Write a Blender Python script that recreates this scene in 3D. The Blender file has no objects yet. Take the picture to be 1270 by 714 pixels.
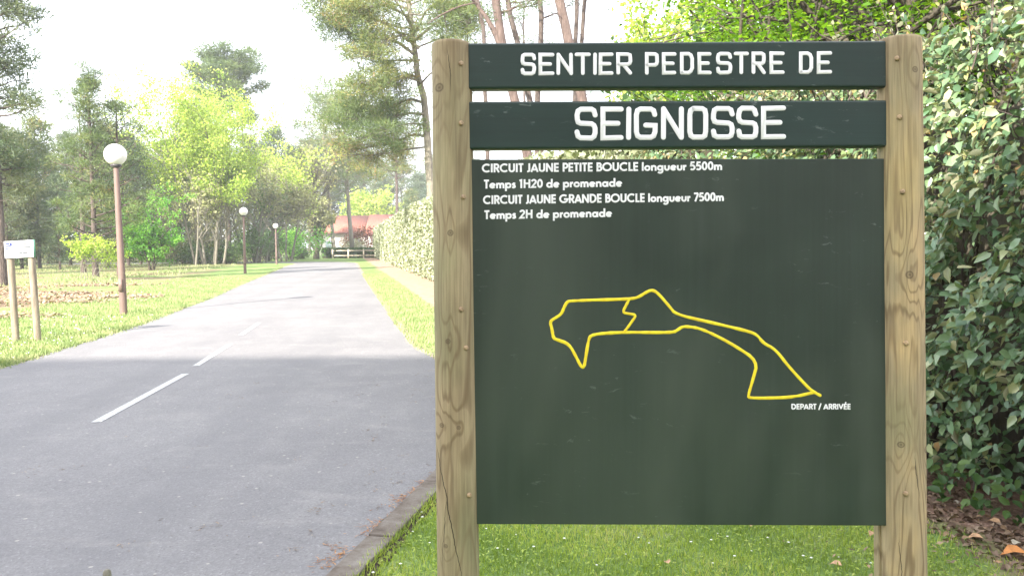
import bpy, bmesh, math, random
import numpy as np
from mathutils import Matrix, Vector
S = bpy.context.scene
COL = S.collection
R = math.radians

# ------------------------------------------------------------------ camera
EYE = 1.57; PITCH = math.atan(0.0535); ROLL = 0.009; F = 1000.0
cam = bpy.data.cameras.new('camera'); cam.lens = 36*F/1270; cam.sensor_width = 36
cam.clip_start = 0.05; cam.clip_end = 3000
camo = bpy.data.objects.new('camera', cam); COL.objects.link(camo)
CM = Matrix.Translation((0, 0, EYE)) @ Matrix.Rotation(math.pi/2-PITCH, 4, 'X') @ Matrix.Rotation(-ROLL, 4, 'Z')
camo.matrix_world = CM
S.camera = camo

# ------------------------------------------------------------------ sky and sun
SUN_EL, SUN_AZ = R(31), R(207)      # azimuth clockwise from +Y (the view direction)
W = bpy.data.worlds.new('World'); S.world = W; W.use_nodes = True
nt = W.node_tree; nt.nodes.clear()
sky = nt.nodes.new('ShaderNodeTexSky'); sky.sky_type = 'NISHITA'; sky.sun_disc = False
sky.sun_elevation = SUN_EL; sky.sun_rotation = SUN_AZ
sky.air_density = 1.0; sky.dust_density = 3.0; sky.ozone_density = 1.0
veil = nt.nodes.new('ShaderNodeMixRGB'); veil.inputs[0].default_value = 0.6    # thin bright cloud veil over the whole sky
veil.inputs[2].default_value = (11.0, 11.2, 11.8, 1)
bg = nt.nodes.new('ShaderNodeBackground'); bg.inputs[1].default_value = 0.108
out = nt.nodes.new('ShaderNodeOutputWorld')
nt.links.new(sky.outputs[0], veil.inputs[1]); nt.links.new(veil.outputs[0], bg.inputs[0]); nt.links.new(bg.outputs[0], out.inputs[0])
sl = bpy.data.lights.new('sun', 'SUN'); sl.energy = 5.0; sl.angle = R(0.53); sl.color = (1, 0.93, 0.82)
so = bpy.data.objects.new('sun', sl); COL.objects.link(so)
sd = Vector((math.sin(SUN_AZ)*math.cos(SUN_EL), math.cos(SUN_AZ)*math.cos(SUN_EL), math.sin(SUN_EL)))
so.rotation_euler = sd.to_track_quat('Z', 'Y').to_euler(); so.location = (0, 0, 30)
S.view_settings.view_transform = 'Standard'; S.view_settings.look = 'None'
S.view_settings.exposure = 1.83; S.view_settings.gamma = 1
S.render.engine = 'CYCLES'
S.cycles.max_bounces = 6; S.cycles.diffuse_bounces = 3; S.cycles.glossy_bounces = 2
S.cycles.transmission_bounces = 4; S.cycles.transparent_max_bounces = 4; S.cycles.volume_bounces = 0

# ------------------------------------------------------------------ helpers
def ray(px, py):
    return (CM.to_3x3() @ Vector(((px-635)/F, -(py-357)/F, -1)))
def G(px, py, z=0.0):
    d = ray(px, py); t = (z-EYE)/d.z
    return np.array([d.x*t, d.y*t, z])
def AT(px, py, d):                      # the point seen at a pixel, at forward distance d
    r = ray(px, py); t = d/r.y
    return np.array([r.x*t, d, EYE+r.z*t])

def tag(o, label=None, cat=None, group=None, kind=None):
    if label: o['label'] = label
    if cat: o['category'] = cat
    if group: o['group'] = group
    if kind: o['kind'] = kind
    return o
def empty(name, loc, rz=0, **k):
    o = bpy.data.objects.new(name, None); COL.objects.link(o); o.location = loc; o.rotation_euler = (0, 0, rz)
    o.empty_display_size = 0.2
    return tag(o, **k)
class MB:
    def __init__(s): s.v = []; s.f = []; s.n = 0; s.t = []
    def add(s, v, f, tint=None):
        v = np.asarray(v, dtype=np.float32).reshape(-1, 3); f = np.asarray(f, dtype=np.int32)
        s.v.append(v); s.f.append(f+s.n); s.n += len(v)
        s.t.append(np.zeros(len(v), np.float32) if tint is None else np.broadcast_to(np.asarray(tint, np.float32), (len(v),)))
        return s
    def mesh(s, name, mat, smooth=False):
        m = bpy.data.meshes.new(name)
        if s.n:
            v = np.concatenate(s.v)
            m.vertices.add(len(v)); m.vertices.foreach_set('co', v.ravel())
            tot = np.concatenate([np.full(len(f), f.shape[1], np.int32) for f in s.f])
            loops = np.concatenate([f.ravel() for f in s.f])
            m.loops.add(len(loops)); m.loops.foreach_set('vertex_index', loops)
            m.polygons.add(len(tot)); st = np.concatenate([[0], np.cumsum(tot)[:-1]]).astype(np.int32)
            m.polygons.foreach_set('loop_start', st); m.polygons.foreach_set('loop_total', tot)
            if smooth: m.polygons.foreach_set('use_smooth', np.ones(len(tot), bool))
            a = m.attributes.new('tint', 'FLOAT', 'POINT'); a.data.foreach_set('value', np.concatenate(s.t))
            m.update(calc_edges=True)
        if mat: m.materials.append(mat)
        return m
    def build(s, name, mat, parent=None, smooth=False, **k):
        o = bpy.data.objects.new(name, s.mesh(name, mat, smooth)); COL.objects.link(o)
        if parent: o.parent = parent
        return tag(o, **k)
def link(name, mesh, parent=None, loc=None, **k):
    o = bpy.data.objects.new(name, mesh); COL.objects.link(o)
    if parent: o.parent = parent
    if loc is not None: o.location = loc
    return tag(o, **k)
def box(mb, x0, x1, y0, y1, z0, z1, tint=None):
    v = [(x, y, z) for x in (x0, x1) for y in (y0, y1) for z in (z0, z1)]
    return mb.add(v, [(0, 1, 3, 2), (4, 6, 7, 5), (0, 4, 5, 1), (2, 3, 7, 6), (0, 2, 6, 4), (1, 5, 7, 3)], tint)
def bevel_mesh(name, v, f, w, mat, seg=2):
    m = bpy.data.meshes.new(name); m.from_pydata([tuple(map(float, p)) for p in v], [], f)
    b = bmesh.new(); b.from_mesh(m); bmesh.ops.recalc_face_normals(b, faces=b.faces)
    bmesh.ops.bevel(b, geom=list(b.edges), offset=w, segments=seg, affect='EDGES', profile=0.5)
    b.to_mesh(m); b.free(); m.materials.append(mat); return m
def hexa(pf, y0, y1):   # front outline of four (x,z) corners, thickness y0..y1
    return [(x, y, z) for (x, z) in pf for y in (y0, y1)], [(0, 2, 4, 6), (1, 7, 5, 3), (0, 1, 3, 2), (2, 3, 5, 4), (4, 5, 7, 6), (6, 7, 1, 0)]
def tube(mb, pts, rad, n=6, tint=None, cap=True):
    pts = np.asarray(pts, float); rad = np.broadcast_to(np.asarray(rad, float), (len(pts),))
    T = np.gradient(pts, axis=0); T /= np.linalg.norm(T, axis=1)[:, None]+1e-9
    ref = np.array([1., 0, 0]) if abs(T[0][0]) < .8 else np.array([0, 1., 0])
    A = np.cross(T, ref); A /= np.linalg.norm(A, axis=1)[:, None]+1e-9; B = np.cross(T, A)
    a = np.arange(n)*2*math.pi/n
    v = pts[:, None]+rad[:, None, None]*(np.cos(a)[None, :, None]*A[:, None]+np.sin(a)[None, :, None]*B[:, None])
    i = np.arange(len(pts)-1)[:, None]*n; j = np.arange(n)[None]; k = (j+1) % n
    f = np.stack([i+j, i+k, i+n+k, i+n+j], -1).reshape(-1, 4)
    mb.add(v.reshape(-1, 3), f, tint)
    if cap:
        L = len(pts)-1
        mb.add(v[L], [tuple(range(n))], tint)
        mb.add(v[0], [tuple(range(n))[::-1]], tint)
    return mb
def unit(a): return a/(np.linalg.norm(a, axis=-1, keepdims=True)+1e-9)
def frames(nrm, rng, t=None):
    nrm = unit(nrm); t = rng.normal(size=nrm.shape) if t is None else t
    x = unit(np.cross(t, nrm)); y = np.cross(nrm, x)
    return np.stack([x, y, nrm], -1)
def scatter(mb, tv, tf, pos, Rm, sc, tint):
    tv = np.asarray(tv, float); tf = np.asarray(tf)
    sc = np.asarray(sc, float)
    if sc.ndim == 1: sc = sc[:, None]
    v = np.einsum('nij,nkj->nki', Rm, tv[None]*sc[:, None, :])+pos[:, None]
    f = tf[None]+(np.arange(len(pos))*len(tv))[:, None, None]
    mb.add(v.reshape(-1, 3), f.reshape(-1, tf.shape[1]), np.repeat(tint, len(tv)))

# ------------------------------------------------------------------ materials
class NT:
    def __init__(s, name):
        s.m = bpy.data.materials.new(name); s.m.use_nodes = True; s.t = s.m.node_tree; s.t.nodes.clear()
        s.o = s.t.nodes.new('ShaderNodeOutputMaterial')
    def n(s, ty, **k):
        x = s.t.nodes.new('ShaderNode'+ty)
        for a, b in k.items():
            if a.startswith('i_'):
                q = a[2:]; q = int(q) if q.isdigit() else q.replace('_', ' ')
                s.set(x.inputs[q], b)
            else: setattr(x, a, b)
        return x
    def set(s, inp, b):
        if isinstance(b, bpy.types.NodeSocket): s.t.links.new(b, inp)
        elif isinstance(b, bpy.types.Node): s.t.links.new(b.outputs[0], inp)
        else:
            if inp.type == 'RGBA' and len(b) == 3: b = (*b, 1)
            inp.default_value = b
    def math(s, op, a, b=0.0, c=None):
        x = s.n('Math', operation=op); s.set(x.inputs[0], a); s.set(x.inputs[1], b)
        if c is not None: s.set(x.inputs[2], c)
        return x.outputs[0]
    def ramp(s, fac, stops, interp='LINEAR'):
        x = s.n('ValToRGB'); s.set(x.inputs[0], fac); cr = x.color_ramp; cr.interpolation = interp
        while len(cr.elements) < len(stops): cr.elements.new(0.5)
        for e, (p, c) in zip(cr.elements, stops):
            e.position = p; e.color = (*c, 1) if not isinstance(c, (int, float)) else (c, c, c, 1)
        return x.outputs[0]
    def mix(s, fac, a, b, mode='MIX'):
        x = s.n('MixRGB', blend_type=mode); s.set(x.inputs[0], fac); s.set(x.inputs[1], a); s.set(x.inputs[2], b)
        return x.outputs[0]
    def noise(s, scale, vec=None, detail=3, rough=.55, dist=0):
        x = s.n('TexNoise'); x.inputs['Scale'].default_value = scale; x.inputs['Detail'].default_value = detail
        x.inputs['Roughness'].default_value = rough; x.inputs['Distortion'].default_value = dist
        if vec is not None: s.set(x.inputs['Vector'], vec)
        return x.outputs['Fac']
    def obj(s): return s.n('TexCoord').outputs['Object']
    def pos(s): return s.n('NewGeometry').outputs['Position']
    def scale(s, vec, sc):
        x = s.n('Mapping'); s.set(x.inputs['Vector'], vec); x.inputs['Scale'].default_value = sc; return x.outputs[0]
    def bump(s, h, st=.3, d=.01):
        x = s.n('Bump'); x.inputs['Strength'].default_value = st; x.inputs['Distance'].default_value = d; s.set(x.inputs['Height'], h); return x.outputs[0]
    def pbr(s, col, rough=.8, nrm=None, spec=.5, metal=0, **k):
        x = s.n('BsdfPrincipled'); s.set(x.inputs['Base Color'], col); s.set(x.inputs['Roughness'], rough)
        x.inputs['Specular IOR Level'].default_value = spec; x.inputs['Metallic'].default_value = metal
        if nrm is not None: s.set(x.inputs['Normal'], nrm)
        s.t.links.new(x.outputs[0], s.o.inputs[0]); return s.m
def leafmat(name, stops, trans=.35, rough=.55, spec=.35, back=None, tcol=None):
    n = NT(name)
    a = n.n('Attribute', attribute_name='tint').outputs['Fac']
    o = n.n('ObjectInfo').outputs['Random']
    t = n.math('FRACT', n.math('ADD', a, n.math('MULTIPLY', o, .23)))
    if name.startswith('single'): t = o
    c = n.ramp(t, stops)
    if back is not None:
        c = n.mix(n.n('NewGeometry').outputs['Backfacing'], c, back)
    p = n.n('BsdfPrincipled'); n.set(p.inputs['Base Color'], c); p.inputs['Roughness'].default_value = rough; p.inputs['Specular IOR Level'].default_value = spec
    tr = n.n('BsdfTranslucent'); n.set(tr.inputs[0], n.mix(1.0, c, tcol or (1.25, 1.3, .55), 'MULTIPLY'))
    mx = n.n('MixShader'); mx.inputs[0].default_value = trans
    n.t.links.new(p.outputs[0], mx.inputs[1]); n.t.links.new(tr.outputs[0], mx.inputs[2]); n.t.links.new(mx.outputs[0], n.o.inputs[0])
    return n.m
def plain(name, col, rough=.7, spec=.5, var=.15, sc=8, metal=0, bump=.1):
    n = NT(name); f = n.noise(sc, n.obj(), 4)
    c = n.ramp(f, [(.3, tuple(x*(1-var) for x in col)), (.7, tuple(min(1, x*(1+var)) for x in col))])
    return n.pbr(c, rough, n.bump(n.noise(sc*6, n.obj()), bump, .005), spec, metal)

M = {}
M['pine'] = leafmat('pine_needles', [(0, (.06, .1, .04)), (.35, (.1, .15, .055)), (.6, (.14, .19, .065)), (.8, (.22, .24, .08)), (.92, (.3, .23, .1)), (1, (.3, .18, .1))], .3, .6)
M['pine_blue'] = leafmat('grey_pine_needles', [(0, (.06, .1, .06)), (.5, (.1, .14, .075)), (1, (.18, .19, .1))], .3, .6)
M['twiggrey'] = leafmat('bare_twigs_and_buds', [(0, (.17, .16, .1)), (.5, (.24, .25, .12)), (1, (.32, .34, .14))], .2, .7)
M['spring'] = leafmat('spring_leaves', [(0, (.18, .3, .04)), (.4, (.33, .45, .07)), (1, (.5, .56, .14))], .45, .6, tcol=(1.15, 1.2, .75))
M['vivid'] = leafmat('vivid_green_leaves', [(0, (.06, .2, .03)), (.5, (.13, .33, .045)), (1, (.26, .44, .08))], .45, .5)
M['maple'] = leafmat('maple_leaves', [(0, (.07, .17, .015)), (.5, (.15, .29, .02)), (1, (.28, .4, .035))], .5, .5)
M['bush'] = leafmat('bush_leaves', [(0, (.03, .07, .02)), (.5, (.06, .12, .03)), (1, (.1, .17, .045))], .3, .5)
M['ivy'] = leafmat('dark_ivy_leaves', [(0, (.05, .1, .035)), (.5, (.08, .15, .045)), (1, (.14, .21, .06))], .25, .4)
M['shrub'] = leafmat('silvery_leaves', [(0, (.045, .1, .045)), (.35, (.11, .19, .095)), (.6, (.18, .26, .12)), (.8, (.28, .32, .13)), (.93, (.42, .36, .18)), (1, (.5, .3, .15))], .25, .33, .55, back=(.26, .27, .19))
M['leaf1'] = leafmat('single_silvery_leaf', [(0, (.09, .18, .1)), (.4, (.15, .24, .13)), (.7, (.24, .32, .19)), (.9, (.36, .4, .22)), (1, (.5, .46, .3))], .22, .3, .6, back=(.28, .28, .2))
M['hedge'] = leafmat('hedge_leaves', [(0, (.12, .15, .08)), (.4, (.23, .27, .165)), (.7, (.36, .38, .27)), (1, (.47, .47, .38))], .25, .45)
M['red'] = leafmat('red_leaves', [(0, (.12, .03, .03)), (.5, (.2, .06, .045)), (1, (.22, .14, .07))], .35, .5)
M['blossom'] = leafmat('pale_blossom', [(0, (.1, .14, .06)), (.5, (.4, .4, .34)), (1, (.6, .58, .52))], .3, .6)
M['grass'] = leafmat('grass_blades', [(0, (.15, .23, .05)), (.4, (.27, .36, .08)), (.75, (.42, .5, .11)), (1, (.6, .55, .25))], .4, .55)
M['grass_far'] = leafmat('verge_grass', [(0, (.17, .24, .09)), (.5, (.28, .34, .15)), (1, (.46, .45, .26))], .35, .6, tcol=(1.1, 1.15, .75))
M['litter'] = leafmat('dead_leaves', [(0, (.08, .05, .035)), (.4, (.16, .11, .075)), (.75, (.27, .2, .14)), (.92, (.36, .22, .12)), (1, (.45, .4, .32))], .1, .7)
M['needles'] = leafmat('fallen_pine_needles', [(0, (.2, .08, .03)), (.5, (.36, .15, .05)), (1, (.5, .28, .12))], .1, .7)
M['white'] = leafmat('white_petals', [(0, (.75, .75, .72)), (1, (.85, .85, .82))], .2, .6)
M['bark'] = (lambda n: n.pbr(n.ramp(n.noise(9, n.scale(n.obj(), (2, 2, .45)), 6, .7), [(.3, (.035, .026, .022)), (.5, (.08, .062, .053)), (.72, (.15, .115, .098))]), .9, n.bump(n.noise(14, n.scale(n.obj(), (2, 2, .4)), 5), .9, .05)))(NT('pine_bark'))
M['bark_red'] = (lambda n: n.pbr(n.ramp(n.noise(7, n.scale(n.obj(), (2, 2, .45)), 6, .7), [(.3, (.05, .033, .028)), (.5, (.1, .07, .06)), (.72, (.17, .125, .11))]), .9, n.bump(n.noise(14, n.scale(n.obj(), (2, 2, .4)), 5), .8, .04)))(NT('reddish_bark'))
M['bark_grey'] = (lambda n: n.pbr(n.ramp(n.noise(6, n.scale(n.obj(), (2, 2, .6)), 6, .7), [(.3, (.1, .095, .07)), (.7, (.26, .24, .19))]), .9, n.bump(n.noise(14, n.obj(), 5), .6, .03)))(NT('grey_bark'))
M['bark_dark'] = (lambda n: n.pbr(n.ramp(n.noise(9, n.scale(n.obj(), (2, 2, .4)), 6, .7), [(.3, (.035, .03, .02)), (.7, (.1, .085, .06))]), .9, n.bump(n.noise(24, n.obj(), 5), .6, .02)))(NT('dark_bark'))

# ------------------------------------------------------------------ road geometry (in metres, x by distance y)
LE = np.array([G(*p)[:2] for p in [(0, 457), (24, 451.5), (71, 435.5), (104, 426), (142, 414), (175, 403), (210, 389.5), (260, 370.5), (298, 353.5), (348, 333), (381, 323)]])
RE = np.array([G(*p)[:2] for p in [(513, 433), (490, 404), (466, 367), (449, 341), (441, 326)]])
KI = np.array([[-1.75, -14], [-1.5, 0], [-1.18, 2.2], *[G(*p)[:2] for p in [(415, 714), (470, 660), (530, 602)]], [-.33, 6.6], [-.3, 7.8], [-.5, 9.2], [-.85, 10.4]])
RE = np.concatenate([KI, RE]); LE = np.concatenate([[[-5.3, -14], [-5.5, 0], [-5.95, 6]], LE])
def xr(y): return np.interp(y, RE[:, 1], RE[:, 0])
def xl(y): return np.interp(y, LE[:, 1], LE[:, 0])
YEND = min(RE[-1, 1], LE[-1, 1])
ys = np.concatenate([np.arange(-11, 20, .5), np.arange(20, YEND, 3)])
def hx(y): return 3.62-.203*np.asarray(y, float)      # the hedge's face line

# asphalt
n = NT('worn_asphalt'); p = n.pos()
big = n.noise(.35, p, 4); mid = n.noise(3.5, n.scale(p, (1, .5, 1)), 4)
c = n.ramp(big, [(.3, (.148, .144, .15)), (.7, (.194, .189, .193))])
c = n.mix(n.math('MULTIPLY', n.ramp(mid, [(.45, 0.), (.75, 1.)]), .35), c, (.235, .228, .225))
vo = n.n('TexVoronoi'); vo.inputs['Scale'].default_value = 95; n.set(vo.inputs['Vector'], p)
st = n.ramp(vo.outputs['Color'], [(0, .62), (.55, .95), (.85, 1.25), (1, 2.1)])
c = n.mix(.5, c, n.mix(1., c, st, 'MULTIPLY'))
sxa = n.n('SeparateXYZ'); n.set(sxa.inputs[0], p); la = n.math('ADD', sxa.outputs[0], n.math('MULTIPLY', sxa.outputs[1], .12))
wav = n.math('SINE', n.math('MULTIPLY', n.math('ADD', la, n.math('MULTIPLY', n.noise(.5, p, 2), .5)), 3.6))      # worn wheel tracks
c = n.mix(n.math('MULTIPLY', n.ramp(wav, [(.3, 0.), (.95, 1.)]), .22), c, (.125, .124, .132))
stn = n.ramp(n.noise(1.7, n.scale(p, (.7, 1.6, 1)), 5, .7, .4), [(.56, 0.), (.68, 1.)]); c = n.mix(n.math('MULTIPLY', stn, .3), c, (.26, .25, .24))
vcr = n.n('TexVoronoi', feature='DISTANCE_TO_EDGE'); vcr.inputs['Scale'].default_value = .42
wp = n.n('Vector'+'Math', operation='ADD'); n.set(wp.inputs[0], p); nz = n.n('TexNoise'); nz.inputs['Scale'].default_value = 2.2; nz.inputs['Detail'].default_value = 6; n.set(nz.inputs['Vector'], p)
sc_v = n.n('VectorMath', operation='SCALE'); n.set(sc_v.inputs[0], nz.outputs['Color']); sc_v.inputs['Scale'].default_value = .9; n.set(wp.inputs[1], sc_v.outputs[0]); n.set(vcr.inputs['Vector'], wp.outputs[0])
crk = n.math('MULTIPLY', n.math('LESS_THAN', vcr.outputs['Distance'], .002), n.ramp(n.noise(.45, p, 2), [(.54, 0.), (.64, .4)])); c = n.mix(crk, c, (.06, .058, .06))
n2 = n.noise(45, p, 2); c = n.mix(n.ramp(n2, [(.66, 0.), (.72, .6)]), c, (.07, .06, .055))
vd = n.n('TexVoronoi'); vd.inputs['Scale'].default_value = 7; n.set(vd.inputs['Vector'], p)
c = n.mix(n.ramp(vd.outputs['Distance'], [(.06, .7), (.1, 0.)]), c, (.35, .33, .3))
h = n.math('ADD', n.math('MULTIPLY', vo.outputs['Distance'], 1.), n.math('MULTIPLY', n.noise(25, p, 3), .8))
M['asphalt'] = n.pbr(c, .85, n.bump(h, .3, .005), .35)
mb = MB(); rng = np.random.default_rng(5)
wob = .03*np.sin(ys*2.3)+.025*np.sin(ys*5.1)
cols = np.linspace(0, 1, 9)
v = np.array([[xl(y)+w+(xr(y)-xl(y)-0)*u, y, .012+.05*(.25-(u-.5)**2)] for y, w in zip(ys, wob) for u in cols])
i = np.arange(len(ys)-1)[:, None]*9; j = np.arange(8)[None]
mb.add(v, np.stack([i+j, i+j+1, i+j+10, i+j+9], -1).reshape(-1, 4))
# the road bends away to the left at its far end
e = len(ys)-1; a0 = np.array([xl(ys[e]), ys[e]]); b0 = np.array([xr(ys[e]), ys[e]])
bend = []
for k, t in enumerate(np.linspace(0, 1, 14)):
    ang = t*R(75); c0 = a0+np.array([-6, -1.0]); ra = np.linalg.norm(a0-c0); rb = np.linalg.norm(b0-c0)
    th = math.atan2((a0-c0)[1], (a0-c0)[0])+ang
    bend += [(c0[0]+ra*math.cos(th), c0[1]+ra*math.sin(th), .013), (c0[0]+rb*math.cos(th), c0[1]+rb*math.sin(th), .013)]
mb.add(bend, [(2*k, 2*k+1, 2*k+3, 2*k+2) for k in range(13)])
l0 = np.array(bend[-2])[:2]; l1 = np.array(bend[-1])[:2]; dr = unit(np.array([-(l1-l0)[1], (l1-l0)[0]]))*60
mb.add([(*l0, .013), (*l1, .013), (*(l1+dr), .013), (*(l0+dr), .013)], [(0, 1, 2, 3)])
mb.add([(-26, -26, .01), (16, -26, .01), (16, -10.9, .01), (-26, -10.9, .01)], [(0, 1, 2, 3)])
road = mb.build('road', M['asphalt'], smooth=True, kind='structure')
def road_z(x, y):
    u = (x-xl(y))/(xr(y)-xl(y)); return .012+.05*(.25-(u-.5)**2)
# crumbling gravel along both edges
mg = MB(); er = np.random.default_rng(8); ye = np.concatenate([np.arange(8.6, 30, .07), np.arange(30, YEND, .4)])
for side, fx_ in ((-1, xl), (1, xr)):
    w_ = .10+.05*np.sin(ye*1.3)+.09*er.random(len(ye))*(1+.01*ye); a_ = fx_(ye)-side*.12; b_ = fx_(ye)+side*w_
    v = np.stack([np.stack([a_, ye, np.full(len(ye), .0105)], 1), np.stack([b_, ye, np.full(len(ye), .0065)], 1)], 1).reshape(-1, 3); k_ = np.arange(len(ye)-1)
    mg.add(v, np.stack([2*k_, 2*k_+1, 2*k_+3, 2*k_+2], 1))
n = NT('sandy_gravel'); M['gravel'] = n.pbr(n.ramp(n.noise(40, n.pos(), 4, .8), [(.3, (.17, .13, .1)), (.55, (.3, .25, .21)), (.75, (.42, .37, .33))]), .95, n.bump(n.noise(60, n.pos(), 3), .6, .01), .2)
mg.build('gravel_edge', M['gravel'], kind='structure')
# dashes
n = NT('worn_white_paint'); M['paint'] = n.pbr(n.mix(n.ramp(n.noise(34, n.pos(), 5, .8), [(.43, 0.), (.55, 1.)]), (.24, .24, .24), (.5, .5, .5)), .7)
dash = [((119, 527), (230, 466)), ((243, 456), (285, 429)), ((299, 417), (321, 402))]
q = [(G(*a)[:2], G(*b)[:2]) for a, b in dash]
dirv = unit(q[-1][1]-q[-1][0]); last = q[-1][1]
cen = lambda y: (xl(y)+xr(y))/2
for k, (a, b) in enumerate(q):
    d = unit(b-a); nn = np.array([d[1], -d[0]])*.045; mb = MB(); L = 8
    vv = []
    for t in np.linspace(0, 1, L+1):
        pt = a+(b-a)*t
        for sgn in (-1, 1):
            x, y = pt+nn*sgn; vv.append((x, y, road_z(x, y)+.004))
    mb.add(vv, [(2*t, 2*t+1, 2*t+3, 2*t+2) for t in range(L)])
    mb.build('painted_dash', M['paint'], road)

# ------------------------------------------------------------------ ground
n = NT('grass_and_litter_ground'); p = n.pos(); sx = n.n('SeparateXYZ'); n.set(sx.inputs[0], p); X, Y = sx.outputs[0], sx.outputs[1]
gn = n.noise(1.3, p, 5, .65); gf = n.noise(38, p, 4, .7); gm = n.noise(.16, n.scale(p, (1, 1.6, 1)), 4)
g = n.ramp(gn, [(.3, (.1, .17, .04)), (.5, (.16, .24, .07)), (.72, (.26, .29, .13))])
g = n.mix(.55, g, n.mix(1., g, n.ramp(gf, [(.3, .45), (.7, 1.6)]), 'MULTIPLY'))
lt = n.ramp(n.noise(22, p, 4, .75), [(.3, (.11, .07, .05)), (.5, (.22, .14, .1)), (.7, (.36, .25, .2))])
hd = n.math('ADD', X, n.math('MULTIPLY', Y, .203))            # 3.62 at the hedge face
hn = n.math('ADD', hd, n.math('MULTIPLY', n.math('SUBTRACT', gn, .5), 1.3))
far = n.n('MapRange', i_0=Y, i_1=7., i_2=16., i_3=0., i_4=1.1).outputs[0]
m1 = n.n('MapRange', i_0=n.math('ADD', hn, far), i_1=3.02, i_2=3.3, i_3=0., i_4=1.).outputs[0]
tan = n.mix(n.n('MapRange', i_0=Y, i_1=8., i_2=14., i_3=0., i_4=1.).outputs[0], lt, n.ramp(n.noise(3, p, 5, .7), [(.35, (.3, .2, .14)), (.65, (.4, .29, .21))]))
c = n.mix(m1, g, tan)
# dry leaves lying in patches under the pines on the left
lm = n.math('MULTIPLY', n.ramp(n.noise(.36, n.scale(p, (.45, 1.1, 1)), 5, .7), [(.44, 0.), (.54, 1.)]), n.n('MapRange', i_0=n.math('ADD', X, n.math('MULTIPLY', Y, .23)), i_1=-7.6, i_2=-6.9, i_3=1., i_4=0.).outputs[0])
c = n.mix(n.math('MULTIPLY', lm, .85), c, lt)
M['ground'] = n.pbr(c, .95, n.bump(gf, .6, .03), .2)
mb = MB()
gx = np.concatenate([[-400, -250, -120], np.arange(-70, 41, 5.), [90, 200, 400]]); gy = np.concatenate([[-200, -120, -60], np.arange(-30, 181, 5.), [250, 400, 600]])
v = [(x, y, 0) for y in gy for x in gx]; nx = len(gx)
mb.add(v, [(r*nx+q_, r*nx+q_+1, (r+1)*nx+q_+1, (r+1)*nx+q_) for r in range(len(gy)-1) for q_ in range(nx-1)])
ground = mb.build('ground', M['ground'], kind='structure')

# kerb: one stone after the other, as separate pieces
kerb = empty('kerb', (0, 0, 0), kind='structure')
n = NT('weathered_kerb_stone'); p = n.pos()
M['kerb'] = n.pbr(n.ramp(n.noise(5, p, 6, .75), [(.3, (.07, .052, .04)), (.45, (.13, .108, .09)), (.6, (.18, .16, .14)), (.75, (.24, .22, .2))]), .9, n.bump(n.noise(60, p, 4), .5, .006), .25)
yy = np.arange(-2, 9.3, .02); pts = np.stack([xr(yy), yy], 1)
ks = np.convolve(np.pad(pts[:, 0], 30, 'edge'), np.ones(61)/61, 'valid'); pts[:, 0] = ks
s = np.concatenate([[0], np.cumsum(np.linalg.norm(np.diff(pts, axis=0), axis=1))])
krng = random.Random(4)
for a in np.arange(.3, s[-1]-1.0, 1.0):
    p0 = np.array([np.interp(a+.006, s, pts[:, 0]), np.interp(a+.006, s, pts[:, 1])]); p1 = np.array([np.interp(a+.994, s, pts[:, 0]), np.interp(a+.994, s, pts[:, 1])])
    d = unit(p1-p0); nn = np.array([d[1], -d[0]]); w = .125; zt = .03+krng.uniform(-.004, .004)
    oo = nn*(-.02)
    c4 = [p0+oo, p1+oo, p1+nn*w, p0+nn*w]
    vs = [(*c_, z) for c_ in c4 for z in (-.12, zt)]
    me = bevel_mesh('kerb_stone', vs, [(0, 2, 4, 6), (1, 7, 5, 3), (0, 1, 3, 2), (2, 3, 5, 4), (4, 5, 7, 6), (6, 7, 1, 0)], .008, M['kerb'], 2)
    link('kerb_stone', me, kerb)

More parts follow.
